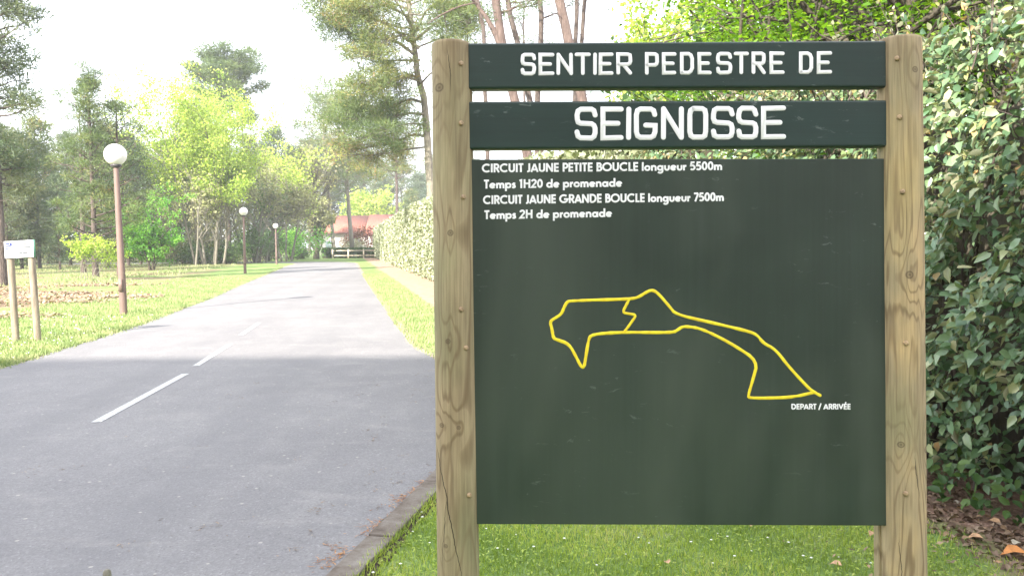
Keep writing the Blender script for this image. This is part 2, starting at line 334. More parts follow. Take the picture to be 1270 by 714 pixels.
# ------------------------------------------------------------------ the trail sign
SD = 2.36; K = SD/F; CX = 845; CY = 350
SM = CM @ Matrix.Translation(((CX-635)*K, -(CY-357)*K, -SD)) @ Matrix(((1, 0, 0, 0), (0, 0, 1, 0), (0, -1, 0, 0), (0, 0, 0, 1)))
def lx(px): return (px-CX)*K
def lz(py): return -(py-CY)*K
sign = empty('trail_sign', (0, 0, 0), label='large dark green wooden trail sign on two round timber posts, yellow route map', cat='sign'); sign.matrix_world = SM
def postmat(name, seed, knots, cracks, warm):
    n = NT(name); p = n.obj(); s_ = n.n('SeparateXYZ'); n.set(s_.inputs[0], p); x, z = s_.outputs[0], s_.outputs[2]
    mp = n.n('Mapping'); n.set(mp.inputs[0], p); mp.inputs['Location'].default_value = (seed, seed*1.7, seed*.6); mp.inputs['Scale'].default_value = (1, 1, .13); v_ = mp.outputs[0]
    f = n.math('MULTIPLY', n.noise(8, v_, 2.6, .45, .5), 1.05)
    f = n.math('ADD', f, n.math('MULTIPLY', n.noise(4.5, v_, 1, .4), .8))
    core = None
    for (kx, kz, r_, am) in knots:
        dx = n.math('DIVIDE', n.math('SUBTRACT', x, kx), r_); dz = n.math('DIVIDE', n.math('SUBTRACT', z, kz), r_*1.9)
        d2 = n.math('ADD', n.math('MULTIPLY', dx, dx), n.math('MULTIPLY', dz, dz))
        f = n.math('ADD', f, n.math('MULTIPLY', n.math('POWER', 2.718, n.math('MULTIPLY', d2, -.6)), am*.55))
        dz2 = n.math('DIVIDE', n.math('SUBTRACT', z, kz), r_)
        dd = n.math('ADD', n.math('MULTIPLY', dx, dx), n.math('MULTIPLY', dz2, dz2))
        kk = n.ramp(n.math('SQRT', dd), [(0, 1.), (.16, .35), (.27, .9), (.36, 0.)])
        core = kk if core is None else n.math('MAXIMUM', core, kk)
    w = n.math('SINE', n.math('MULTIPLY', f, 66.0))
    ring = n.ramp(n.math('ADD', n.math('MULTIPLY', w, .5), .5), [(0, 0.), (.7, .05), (.93, .7), (1, 1.)])
    blot = n.noise(5, n.scale(p, (1, 1, .35)), 4, .6)
    base = n.ramp(blot, [(.3, (.19, .14, .08)), (.5, (.31, .245, .145)), (.7, warm)])
    base = n.mix(n.math('MULTIPLY', n.ramp(n.noise(2.2, n.scale(p, (1.5, 1, .8)), 2), [(.45, 0.), (.65, 1.)]), .4), base, (.16, .19, .09))
    c = n.mix(n.math('MULTIPLY', ring, n.ramp(n.noise(6, n.scale(p, (1, 1, .3)), 3), [(.35, .22), (.65, .75)])), base, (.125, .082, .042))
    c = n.mix(.5, c, n.mix(1., c, n.ramp(n.noise(150, n.scale(p, (1, 1, .03)), 4, .7), [(.3, .55), (.7, 1.5)]), 'MULTIPLY'))
    c = n.mix(n.math('MULTIPLY', core, .85), c, (.075, .05, .03))
    cr = None
    for (x0, z0, x1, z1, wd) in cracks:
        t = n.n('MapRange', i_0=z, i_1=z0, i_2=z1, i_3=0., i_4=1.); t.clamp = False; t = t.outputs[0]
        cx = n.math('ADD', n.math('MULTIPLY', t, x1-x0), x0)
        cx = n.math('ADD', cx, n.math('MULTIPLY', n.math('SUBTRACT', n.noise(14, n.scale(p, (0, 0, 1)), 4), .5), .02))
        dist = n.math('ABSOLUTE', n.math('SUBTRACT', x, cx))
        tap = n.math('MULTIPLY', n.math('MULTIPLY', t, n.math('SUBTRACT', 1, t)), 4)
        ln = n.math('LESS_THAN', dist, n.math('MULTIPLY', n.math('MAXIMUM', tap, 0), wd))
        cr = ln if cr is None else n.math('MAXIMUM', cr, ln)
    c = n.mix(n.math('MULTIPLY', cr, .9), c, (.02, .015, .01))
    hgt = n.math('SUBTRACT', n.math('MULTIPLY', ring, -.4), n.math('MULTIPLY', cr, 3.))
    return n.pbr(c, .72, n.bump(hgt, .5, .002), .3)
def KN(px, py, cx0, cy0, cx1, cy1, r_, am):   # knot given in the post's own frame
    return (lx(px), lz(py), r_*K, am)
M['postL'] = postmat('left_post_wood', 3.1, [KN(546, 112, 0, 0, 0, 0, 17, .33), KN(557, 422, 0, 0, 0, 0, 10, .25), KN(549, 525, 0, 0, 0, 0, 9, .3), KN(570, 527, 0, 0, 0, 0, 8, .25), KN(554, 672, 0, 0, 0, 0, 8, .3), KN(560, 290, 0, 0, 0, 0, 12, .2)],
    [(lx(540), lz(540), lx(578), lz(730), .0016), (lx(556), lz(60), lx(561), lz(120), .001), (lx(556), lz(600), lx(549), lz(700), .0008)], (.37, .32, .18))
M['postR'] = postmat('right_post_wood', 8.4, [KN(1126, 91, 0, 0, 0, 0, 12, .2), KN(1119, 341, 0, 0, 0, 0, 15, .5), KN(1110, 548, 0, 0, 0, 0, 12, .4), KN(1144, 555, 0, 0, 0, 0, 13, .35)],
    [(lx(1125), lz(560), lx(1131), lz(615), .0012), (lx(1108), lz(660), lx(1112), lz(730), .0008)], (.52, .37, .18))
M['bolt'] = plain('rusty_screw_head', (.33, .23, .13), .5, .5, .3, 60)
BEC = []
def post(px0, py0, px1, py1, r0, r1, mat, bolts, lab):
    mb = MB(); N = 40; zs = np.concatenate([[lz(py0)+.0, lz(py0)-.003, lz(py0)-.009], np.linspace(lz(py0)-.03, lz(1010), 46)])
    rs = [.93, .985, 1.0]+[1]*46; v = []; rg = np.random.default_rng(int(px0))
    ph = rg.uniform(0, 6, 4)
    for z, rr in zip(zs, rs):
        t = (z-lz(py0))/(lz(py1)-lz(py0)); cx = lx(px0)+(lx(px1)-lx(px0))*t; r = (r0+(r1-r0)*t)*K*rr
        for k in range(N):
            a = 2*math.pi*k/N
            q_ = r*(1+.008*math.sin(3*a+ph[0]+z*2)+.006*math.sin(5*a+ph[1]-z*5)+.004*math.sin(2*a+z*9))
            v.append((cx+q_*math.cos(a), .018+q_*math.sin(a), z))
    nr = len(zs)
    f = [(r*N+k, (r+1)*N+k, (r+1)*N+(k+1) % N, r*N+(k+1) % N) for r in range(nr-1) for k in range(N)]
    mb.add(v, f); mb.add(v[:N], [tuple(range(N))])
    o = mb.build('post', mat, sign, smooth=True, label=lab)
    for (bx, by) in bolts:
        t = (lz(by)-lz(py0))/(lz(py1)-lz(py0)); cx = lx(px0)+(lx(px1)-lx(px0))*t; r = (r0+(r1-r0)*t)*K
        dx = lx(bx)-cx; yy_ = .018-math.sqrt(max(r*r-dx*dx, 1e-6)); nrm = unit(np.array([dx, yy_-.018, 0]))
        p0 = np.array([lx(bx), yy_, lz(by)]); b = MB(); rb = 3.1*K
        tube(b, [p0-nrm*.004, p0+nrm*.004, p0+nrm*.006], [rb, rb, rb*.6], 8)
        b.build('bolt', M['bolt'], o)
    return o
post(559.5, 53, 568, 714, 25.2, 26.2, M['postL'], [(572.5, 83), (572.5, 156), (575.5, 246), (573, 383), (578.5, 430), (582.5, 610)], 'left greenish timber post with swirling grain and a long crack')
post(1119, 47.5, 1124, 714, 26.2, 26.8, M['postR'], [(1105.5, 77), (1108, 149), (1111, 240), (1114.6, 424), (1114.6, 607)], 'right honey coloured timber post with large knots')
# painted boards
def paintmat(name, col, scr, vert):
    n = NT(name); p = n.obj()
    c = n.ramp(n.noise(3, n.scale(p, (1, 1, 1) if vert else (.4, 1, 2)), 4, .6), [(.3, tuple(x*.86 for x in col)), (.7, tuple(x*1.16 for x in col))])
    gr = n.noise(60, n.scale(p, (1, 1, .02) if vert else (.05, 1, 3)), 4, .7)
    c = n.mix(.25, c, n.mix(1., c, n.ramp(gr, [(.3, .6), (.7, 1.5)]), 'MULTIPLY'))
    sc = n.ramp(n.noise(26, n.scale(p, (.5, 1, 1.6)), 5, .75, .6), [(.63, 0.), (.67, 1.)])
    sp = n.ramp(n.noise(90, p, 2), [(.78, 0.), (.8, 1.)])
    mk = n.math('MULTIPLY', n.math('MAXIMUM', sc, sp), n.ramp(n.noise(2.1, p, 2), [(.45, 0.), (.55, 1.)]))
    c = n.mix(n.math('MULTIPLY', mk, scr), c, (.26, .3, .28))
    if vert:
        sheen_ = n.ramp(n.noise(1.5, n.scale(p, (1.3, 1, .55)), 3, .5, .8), [(.45, 0.), (.7, 1.)]); c = n.mix(n.math('MULTIPLY', sheen_, .75), c, (.058, .074, .056))  # cloudy sheen of reflected sky, put into the panel colour as paler patches
        rn = n.ramp(n.noise(9, n.scale(p, (3, 1, .12)), 4, .6), [(.56, 0.), (.75, .35)]); c = n.mix(rn, c, (.04, .052, .045))
    rg = n.ramp(n.noise(3 if vert else 7, p, 4), [(.15, .3), (.85, .42)])
    return n.pbr(c, rg, n.bump(gr, .16, .001), .5)
M['board'] = paintmat('dark_green_painted_board', (.0105, .028, .0235), .4, False)
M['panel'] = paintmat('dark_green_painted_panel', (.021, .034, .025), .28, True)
M['letter'] = plain('white_lettering_paint', (.78, .78, .79), .6, .4, .05, 30)
M['yellow'] = (lambda n: n.pbr(n.ramp(n.noise(60, n.obj(), 3), [(.3, (.72, .54, .02)), (.7, (.85, .72, .03))]), .5, None, .4))(NT('yellow_route_paint'))
FY = -.012      # front face of the boards (posts' centre line is at y = .018)
def board(q4, y0, y1, name, mat, lab, bev=.0035):
    v, f = hexa([(lx(a), lz(b)) for a, b in q4], y0, y1)
    return link(name, bevel_mesh(name, v, f, bev, mat, 3), sign, label=lab)
b1 = board([(580, 55), (1098, 52), (1098, 109.3), (580, 111.5)], FY, FY+.04, 'title_board', M['board'], 'upper board with white routed words', .006)
b2 = board([(580, 127), (1099, 125.2), (1099, 182.5), (580, 186)], FY, FY+.04, 'title_board', M['board'], 'second board with the town name in large white letters', .006)
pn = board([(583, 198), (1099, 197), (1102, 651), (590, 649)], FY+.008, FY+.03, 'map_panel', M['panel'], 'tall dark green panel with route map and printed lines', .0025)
# a cleat post behind the right of the panel
v, f = hexa([(lx(1094), lz(640)), (lx(1103), lz(640)), (lx(1105), lz(1000)), (lx(1096), lz(1000))], FY+.035, FY+.07)
link('back_strut', bevel_mesh('back_strut', v, f, .002, M['postR'], 1), sign)
# stroke lettering
def stroke(mb, pts, w, y, rnd=True, jit=None, hgt=.0012, closed=False):
    P = np.array(pts, float)
    if closed: P = np.concatenate([P, P[:2]])
    D = unit(np.diff(P, axis=0)); Nn = np.stack([-D[:, 1], D[:, 0]], 1)
    L = [];
    for i in range(len(P)):
        if i == 0: nn_ = Nn[0]
        elif i == len(P)-1: nn_ = Nn[-1]
        else:
            m_ = unit(Nn[i-1]+Nn[i]); nn_ = m_/max(.45, float(m_ @ Nn[i]))
        L.append(nn_)
    L = np.array(L); ww = w/2*(1 if jit is None else 1+.08*jit.normal(size=len(P)))[:, None] if jit is not None else w/2
    A, B = P+L*ww, P-L*ww; A2, B2 = P+L*ww*.78, P-L*ww*.78
    vs = []
    for a, a2, b2_, b in zip(A, A2, B2, B):
        vs += [(a[0], y, a[1]), (a2[0], y-hgt, a2[1]), (b2_[0], y-hgt, b2_[1]), (b[0], y, b[1])]
    fs = [(4*i+k, 4*i+k+1, 4*i+5+k, 4*i+4+k) for i in range(len(P)-1) for k in range(3)]
    mb.add(vs, fs)
    if rnd and not closed:
        for e, dr_ in ((0, -D[0]), (len(P)-1, D[-1])):
            c_ = P[e]; nn_ = L[e] if e else L[0]; ww_ = w/2
            arc_ = [c_+ww_*(math.cos(t)*nn_+math.sin(t)*dr_) for t in np.linspace(0, math.pi, 8)]
            in_ = [c_+ww_*.78*(math.cos(t)*nn_+math.sin(t)*dr_) for t in np.linspace(0, math.pi, 8)]
            vs = [(a[0], y, a[1]) for a in arc_]+[(a[0], y-hgt, a[1]) for a in in_]
            fs = [(i, i+1, 9+i, 8+i) for i in range(7)]
            mb.add(vs, fs); mb.add([(a[0], y-hgt, a[1]) for a in in_], [tuple(range(8))])
BOX = {'S': [[(1, .8), (.93, .95), (.8, 1), (.2, 1), (.05, .94), (0, .8), (0, .66), (.06, .55), (.2, .51), (.8, .49), (.94, .44), (1, .33), (1, .18), (.94, .05), (.8, 0), (.2, 0), (.05, .06), (0, .2)]],
 'E': [[(1, 1), (0, 1), (0, 0), (1, 0)], [(0, .5), (.82, .5)]], 'N': [[(0, 0), (0, 1)], [(0, 1), (1, 0)], [(1, 0), (1, 1)]],
 'T': [[(0, 1), (1, 1)], [(.5, 1), (.5, 0)]], 'I': [[(.5, 0), (.5, 1)]],
 'R': [[(0, 0), (0, 1), (.8, 1), (.95, .94), (1, .82), (1, .64), (.95, .52), (.8, .46), (0, .46)], [(.42, .46), (1, 0)]],
 'P': [[(0, 0), (0, 1), (.8, 1), (.95, .94), (1, .82), (1, .6), (.95, .48), (.8, .42), (0, .42)]],
 'D': [[(0, 0), (0, 1), (.65, 1), (.88, .92), (1, .75), (1, .25), (.88, .08), (.65, 0), (0, 0)]],
 'G': [[(1, .8), (.93, .94), (.78, 1), (.22, 1), (.06, .94), (0, .8), (0, .2), (.06, .06), (.22, 0), (.78, 0), (.94, .06), (1, .2), (1, .42), (.5, .42)]],
 'O': [[(.22, 1), (.06, .94), (0, .8), (0, .2), (.06, .06), (.22, 0), (.78, 0), (.94, .06), (1, .2), (1, .8), (.94, .94), (.78, 1), (.22, 1)]]}
jr = np.random.default_rng(11)
def routed(items, top, bot, w, par, sc, ox, oy):
    y = FY-.0002; k = 0
    for ch, xa, xb in items:
        mb = MB()
        x0, x1 = xa/sc+ox+w/2, xb/sc+ox-w/2; mid_ = (x0+x1)/2
        dy = -.0055*(mid_-700); t_, b_ = top+dy+w/2, bot+dy-w/2
        for st_ in BOX[ch]:
            pp = [(lx(x0+(x1-x0)*u+jr.normal()*.12), lz(b_+(t_-b_)*v_+jr.normal()*.12)) for u, v_ in st_]
            stroke(mb, pp, w*K, y, True, None, .0012+.00008*(k % 6)); k += 1
        mb.build('letter', M['letter'], par)
sc = 1270/530
it = [('S', 157, 203), ('E', 210, 257), ('N', 263, 312), ('T', 317, 365), ('I', 370, 384), ('E', 388, 432), ('R', 440, 487), ('P', 525, 566), ('E', 575, 618), ('D', 628, 670), ('E', 680, 722), ('S', 735, 783), ('T', 787, 832), ('R', 840, 882), ('E', 893, 938), ('D', 980, 1022), ('E', 1033, 1078)]
routed(it, 67.2, 95, 4.6, b1, sc, 580, 40)
it = [('S', 317, 385), ('E', 393, 462), ('I', 469, 484), ('G', 492, 562), ('N', 572, 640), ('O', 650, 712), ('S', 720, 790), ('S', 795, 860), ('E', 868, 942)]
routed(it, 134, 175.3, 6.2, b2, sc, 580, 40)
def arc(cx, cy, rx, ry, a0, a1, n_=10): return [(cx+rx*math.cos(R(a)), cy+ry*math.sin(R(a))) for a in np.linspace(a0, a1, n_)]
rr = .245; xo = .34
GL = {'C': ([arc(.5, .5, .4, .41, 48, 312, 14)], .86), 'I': ([[(.14, 0), (.14, 1)]], .28),
 'R': ([[(.14, 0), (.14, .91), (.3, .91)]+arc(.33, .69, .2, .22, 85, -85, 8)+[(.14, .47)], [(.32, .47), (.58, 0)]], .64),
 'U': ([[(.13, 1)]+arc(.36, .33, .23, .24, 180, 360, 9)+[(.59, 1)]], .72), 'T': ([[(.02, .91), (.52, .91)], [(.27, .9), (.27, 0)]], .54),
 'J': ([[(.27, 1), (.27, .22)]+arc(.13, .2, .14, .13, 0, -120, 6)], .41), 'A': ([[(.06, 0), (.38, .93)], [(.38, .93), (.7, 0)], [(.18, .27), (.58, .27)]], .76),
 'N': ([[(.13, 0), (.13, 1)], [(.13, .95), (.66, .05)], [(.66, 0), (.66, 1)]], .79), 'E': ([[(.52, .91), (.14, .91), (.14, .09), (.52, .09)], [(.14, .5), (.5, .5)]], .57),
 'P': ([[(.14, 0), (.14, .91), (.3, .91)]+arc(.33, .67, .2, .24, 85, -85, 8)+[(.14, .43)]], .58),
 'B': ([[(.14, .52), (.14, .91), (.3, .91)]+arc(.3, .72, .17, .19, 85, -85, 7)+[(.14, .53)], [(.14, .53), (.3, .53)]+arc(.33, .31, .2, .22, 85, -85, 8)+[(.14, .09), (.14, .55)]], .6),
 'O': ([arc(.5, .5, .4, .41, 0, 360, 22)], 1.0), 'L': ([[(.14, 1), (.14, .09), (.48, .09)]], .49),
 'G': ([arc(.5, .5, .4, .41, 48, 345, 15)+[(.9, .45), (.52, .45)]], .98), 'D': ([[(.14, .09), (.14, .91), (.32, .91)]+arc(.34, .5, .34, .41, 85, -85, 10)+[(.14, .09)]], .78),
 'H': ([[(.14, 0), (.14, 1)], [(.62, 0), (.62, 1)], [(.14, .52), (.62, .52)]], .76), 'V': ([[(.06, 1), (.36, .08)], [(.36, .08), (.66, 1)]], .72),
 '1': ([[(.06, .84), (.24, .91), (.24, 0)]], .42), '2': ([arc(.3, .7, .2, .21, 170, -20, 8)+[(.1, .09), (.54, .09)]], .6),
 '5': ([[(.5, .91), (.2, .91), (.13, .55)]+arc(.28, .33, .23, .24, 115, -140, 9)], .6), '7': ([[(.06, .91), (.5, .91)], [(.5, .91), (.2, 0)]], .55),
 '0': ([arc(.3, .5, .2, .41, 0, 360, 16)], .6), '/': ([[(.05, -.1), (.4, 1.1)]], .46), ' ': ([], .3),
 'l': ([[(.12, 0), (.12, 1)]], .25), 'o': ([arc(.33, .31, .23, .23, 0, 360, 14)], .66),
 'n': ([[(.12, 0), (.12, .62)], arc(.31, .36, .19, .19, 180, 0, 8)+[(.5, 0)]], .61), 'g': ([arc(.33, .31, .22, .23, 0, 360, 14), [(.57, .62), (.57, -.05)]+arc(.34, -.08, .22, .16, 0, -160, 7)], .7),
 'u': ([[(.12, .62)]+arc(.31, .27, .19, .19, 180, 360, 8)+[(.5, .62)]], .62), 'e': ([arc(.33, .31, .23, .23, -35, -350, 12)+[(.56, .33)], [(.12, .3), (.54, .3)]], .65),
 'r': ([[(.12, 0), (.12, .62)], [(.13, .38), (.2, .5), (.36, .54)]], .38), 'm': ([[(.12, 0), (.12, .62)], arc(.28, .37, .16, .17, 180, 0, 7)+[(.44, 0)], arc(.6, .37, .16, .17, 180, 0, 7)+[(.76, 0)]], .88),
 'p': ([[(.12, -.32), (.12, .62)], arc(.36, .31, .22, .23, 0, 360, 14)], .68), 's': ([[(.36, .5), (.22, .54), (.12, .46), (.16, .36), (.3, .28), (.32, .14), (.2, .07), (.05, .12)]], .42),
 'd': ([arc(.33, .31, .22, .23, 0, 360, 14), [(.57, 0), (.57, 1)]], .69), 'a': ([arc(.33, .31, .22, .23, 0, 360, 14), [(.57, 0), (.57, .62)]], .69)}
GL['É'] = (GL['E'][0]+[[(.26, 1.1), (.42, 1.3)]], .57)
def line(txt, x0, x1, y0, y1, cap, w=.2):
    tot = sum(GL[c_][1] for c_ in txt); sx_ = (x1-x0)/tot; mb = MB(); cx = 0; k = 0; y = FY+.008-.0002
    for ch in txt:
        for st_ in GL[ch][0]:
            pp = []
            for u, v_ in st_:
                X_ = x0+(cx+u)*sx_; Y_ = y0+(y1-y0)*(X_-x0)/(x1-x0)-v_*cap; pp.append((lx(X_), lz(Y_)))
            stroke(mb, pp, w*cap*K, y, False, None, .0003+.00006*(k % 5)); k += 1
        cx += GL[ch][1]
    return mb.build('text_line', M['letter'], pn)
line('CIRCUIT JAUNE PETITE BOUCLE longueur 5500m', 597.5, 895.5, 214.3, 211.3, 10.8, .215)
line('Temps 1H20 de promenade', 600, 771.5, 234.2, 231.8, 10.8, .215)
line('CIRCUIT JAUNE GRANDE BOUCLE longueur 7500m', 599, 897.5, 253.5, 249.6, 10.8, .215)
line('Temps 2H de promenade', 600.5, 759, 272, 269.2, 10.8, .215)
line('DEPART / ARRIVÉE', 980.5, 1054.5, 507, 507, 6.8, .235)
# route
def Q(l): return [(lx(660+a/3.024), lz(340+b/3.024)) for a, b in l]
def smooth(P, it_=2):
    P = np.array(P)
    for _ in range(it_):
        Q_ = np.empty((2*len(P), 2)); Q_[0] = P[0]; Q_[-1] = P[-1]
        Q_[1:-1:2] = P[:-1]*.75+P[1:]*.25; Q_[2:-1:2] = P[:-1]*.25+P[1:]*.75; P = Q_
    return P
up = [(365, 92), (295, 95), (215, 97), (145, 100), (132, 102), (121, 120), (110, 148), (88, 163), (66, 176), (74, 205), (79, 238), (90, 244), (138, 260), (165, 310), (184, 348), (195, 347), (202, 300), (212, 240), (222, 228), (262, 221), (345, 217), (440, 218), (528, 218), (545, 208), (562, 196), (585, 196), (625, 202), (680, 225), (760, 268), (845, 325), (826, 395), (808, 455), (815, 463), (900, 463), (980, 459), (1058, 441)]
lo = [(1078, 453), (1045, 435), (1018, 408), (960, 345), (910, 280), (865, 258), (842, 226), (805, 212), (650, 176), (537, 150), (515, 122), (472, 72), (452, 59), (432, 64), (395, 88), (365, 92)]
inn = [(365, 92), (352, 115), (338, 143), (362, 148), (391, 152), (370, 182), (345, 216)]
mb = MB()
for k, l in enumerate((up, lo, inn)):
    pp = smooth(Q(l), 2); pp = pp[np.concatenate([[True], np.linalg.norm(np.diff(pp, axis=0), axis=1) > 1e-5])]
    stroke(mb, pp, (3.7, 3.7, 3.3)[k]*K, FY+.008-.0002, True, np.random.default_rng(k), .0007+.00015*k)
mb.build('route_line', M['yellow'], pn)

# ------------------------------------------------------------------ small info sign, lamps, stake
M['greywood'] = (lambda n: n.pbr(n.ramp(n.noise(20, n.scale(n.obj(), (1, 1, .12)), 5, .6), [(.3, (.16, .13, .1)), (.7, (.33, .28, .22))]), .85, n.bump(n.noise(30, n.scale(n.obj(), (1, 1, .1)), 4), .4, .004), .2))(NT('grey_weathered_wood'))
M['signwhite'] = plain('white_sign_face', (.55, .56, .58), .4, .5, .03)
M['signgreen'] = plain('green_frame', (.12, .3, .2), .5)
M['blueink'] = plain('blue_print', (.015, .03, .17), .5); M['greyink'] = plain('grey_print', (.07, .075, .09), .5)
pa, pb = G(20, 423), G(47, 419.5); dv = pa[1]
inf = empty('information_sign', (float(pa[0]), float(pa[1]), 0), label='small white information sign on two grey wooden posts on the left verge', cat='sign')
tA = AT(13, 320, dv)-pa; tB = AT(39, 318, dv)-pa; bB = AT(47, 420, dv)-pa; bB[2] = 0
for b_, t_ in ((np.zeros(3), tA), (bB, tB)):
    mb = MB(); tube(mb, [b_-np.array([0, 0, .2]), b_, (b_+t_)/2, t_], .056, 12); mb.build('post', M['greywood'], inf, smooth=True)
c4 = [AT(*q_, dv)-pa for q_ in [(8, 299.5), (43.5, 297.5), (45, 318.5), (9.5, 320.5)]]
v = [(p_[0], p_[1]-.075+dy_, p_[2]) for p_ in c4 for dy_ in (0, .022)]
FS = [(0, 2, 4, 6), (1, 7, 5, 3), (0, 1, 3, 2), (2, 3, 5, 4), (4, 5, 7, 6), (6, 7, 1, 0)]
pnl = link('sign_panel', bevel_mesh('sign_panel', v, FS, .002, M['signwhite'], 1), inf)
def onp(u, w_): return (c4[0]*(1-u)+c4[1]*u)*(1-w_)+(c4[3]*(1-u)+c4[2]*u)*w_
def patch(name, rects, mat, dy_=-.077):
    mb = MB()
    for (u0, w0, u1, w1) in rects:
        mb.add([onp(u, w_)+np.array([0, dy_, 0]) for u, w_ in ((u0, w0), (u1, w0), (u1, w1), (u0, w1))], [(0, 1, 2, 3)])
    mb.build(name, mat, pnl)
patch('logo', [(.05, .12, .19, .21), (.05, .25, .2, .34), (.05, .38, .27, .46), (.09, .5, .18, .56), (.2, .1, .28, .3)], M['blueink'])
patch('text_line', [(.45, .36, .92, .44), (.5, .18, .8, .24)], M['greyink']); patch('text_line', [(.5, .68, .62, .76), (.64, .66, .8, .77)], M['greyink'])
mb = MB(); e0, e1 = onp(1, 0), onp(1, 1)
v = [(e0[0]+.002, e0[1]-.078, e0[2]+.004), (e0[0]+.016, e0[1]-.06, e0[2]+.004), (e1[0]+.016, e1[1]-.06, e1[2]-.004), (e1[0]+.002, e1[1]-.078, e1[2]-.004)]
v = [q_ for p_ in v for q_ in (p_, (p_[0]+.003, p_[1]+.02, p_[2]))]
mb.add(v, FS); mb.build('frame_edge', M['signgreen'], inf)
M['lamp_pole'] = plain('brown_lamp_pole', (.17, .115, .1), .6, .4, .12, 3)
M['collar'] = plain('dark_collar', (.05, .045, .05), .5)
n = NT('opal_globe'); M['globe'] = n.pbr(n.ramp(n.noise(4, n.obj(), 3), [(.3, (.74, .71, .68)), (.7, (.82, .8, .78))]), .25, None, .5)
def lamp(loc, H, name, first=None):
    root = empty(name, loc)
    if first:
        for ch in first.children:
            c_ = ch.copy(); COL.objects.link(c_); c_.parent = root
        return root
    mb = MB(); tube(mb, [(0, 0, -.2), (0, 0, 0), (0, 0, H-.6), (0, 0, H-.55)], [.09, .09, .058, .055], 20); mb.build('pole', M['lamp_pole'], root, smooth=True)
    mb = MB(); tube(mb, [(0, 0, H-.56), (0, 0, H-.53), (0, 0, H-.5), (0, 0, H-.47)], [.08, .115, .12, .1], 20); mb.build('collar', M['collar'], root, smooth=True)
    mb = MB(); box(mb, -.045, .045, -.104, -.09, .55, .85); mb.build('hatch', M['lamp_pole'], root)
    me = bpy.data.meshes.new('globe'); b = bmesh.new(); bmesh.ops.create_uvsphere(b, u_segments=32, v_segments=20, radius=.252, matrix=Matrix.Translation((0, 0, H-.26)))
    for f_ in b.faces: f_.smooth = True
    b.to_mesh(me); b.free(); me.materials.append(M['globe']); link('globe', me, root)
    return root
l0 = None; LAB = ['tall brown street lamp with white globe, nearest of the three on the left verge', 'middle street lamp with white globe before the light green tree', 'farthest and smallest street lamp with white globe near the bend']
for k, (px, py, tp) in enumerate([(153.5, 390, 178), (304, 339, 257), (343, 328, 277)]):
    g_ = G(px, py); dd = g_[1]; H = AT(px, tp, dd)[2]
    if k == 0: H0 = H
    dd = dd if k < 2 else dd
    o = lamp((g_[0], dd, 0), H0, 'street_lamp', l0); l0 = l0 or o
    if k: sc_ = H/H0; o.scale = (sc_, sc_, sc_)
    if k == 0: o.rotation_euler = (0, R(-1.0), 0)
    tag(o, LAB[k], 'street lamp', 'globe street lamps along the left side of the road')
sp_ = AT(132.5, 705.5, 2.6)
stk = empty('wooden_stake', (sp_[0], 2.6, 0), label='thin round brown stake whose rounded tip shows at the bottom left edge', cat='stake')
mb = MB(); hh = sp_[2]; tube(mb, [(0, 0, -.1), (0, 0, hh-.02), (0, 0, hh-.006), (0, 0, hh)], [.012, .0135, .012, .006], 14); mb.build('shaft', M['bark_grey'], stk, smooth=True)

# ------------------------------------------------------------------ unseen block added behind the viewpoint, sized to shade the foreground up to y = 11 m
SHADE_Y = 11.35; BY = -27.0
KS = math.tan(SUN_EL)/math.cos(SUN_AZ-math.pi)
BH = KS*(SHADE_Y-BY)
M['render'] = plain('added_block_render', (.6, .57, .5), .9, .2, .06, 1); M['glassd'] = plain('added_block_glass', (.04, .05, .06), .1, .5, .1)
M['shutter'] = plain('added_block_shutter', (.25, .12, .1), .7)
blk = empty('added_shade_block', (0, BY-6, 0), label='long cream block added out of view behind the viewpoint to shade the foreground', cat='building')
for (xa, xb, hh_) in ((-52, -17, BH), (-16.998, 26, BH-2.6)):  # right wing of the added block kept lower so sun reaches the shrub top
    mb = MB(); box(mb, xa, xb, -6, 6, 0, hh_-.5); mb.build('wall', M['render'], blk)
    mb = MB(); box(mb, xa-(.4 if xa < -20 else 0), xb+(.4 if xb > 0 else 0), -6.4, 6, hh_-.498, hh_); mb.build('added_block_roof', M['shutter'], blk)
wm = MB(); box(wm, -.6, .6, 6.004, 6.05, 0, 1.5); wm = wm.mesh('window', M['glassd'])
fm = MB(); fm.add([(a*q_, y_, .75+b_*q2) for (q_, q2) in ((.6, .75), (.72, .87)) for a, b_ in ((-1, -1), (1, -1), (1, 1), (-1, 1)) for y_ in (6.004, 6.1)], [f_ for k in range(4) for a_, b_ in ((2*k, 2*((k+1) % 4)),) for f_ in ((a_+1, b_+1, b_+9, a_+9), (a_, a_+8, b_+8, b_), (a_, b_, b_+1, a_+1), (a_+8, a_+9, b_+9, b_+8))]); fm = fm.mesh('frame', M['shutter'])
for z in np.arange(1.2, BH-5, 3.1):
    for x in np.arange(-49, 25, 4.4):
        w_ = link('window', wm, blk, (x, 0, z)); link('frame', fm, w_)

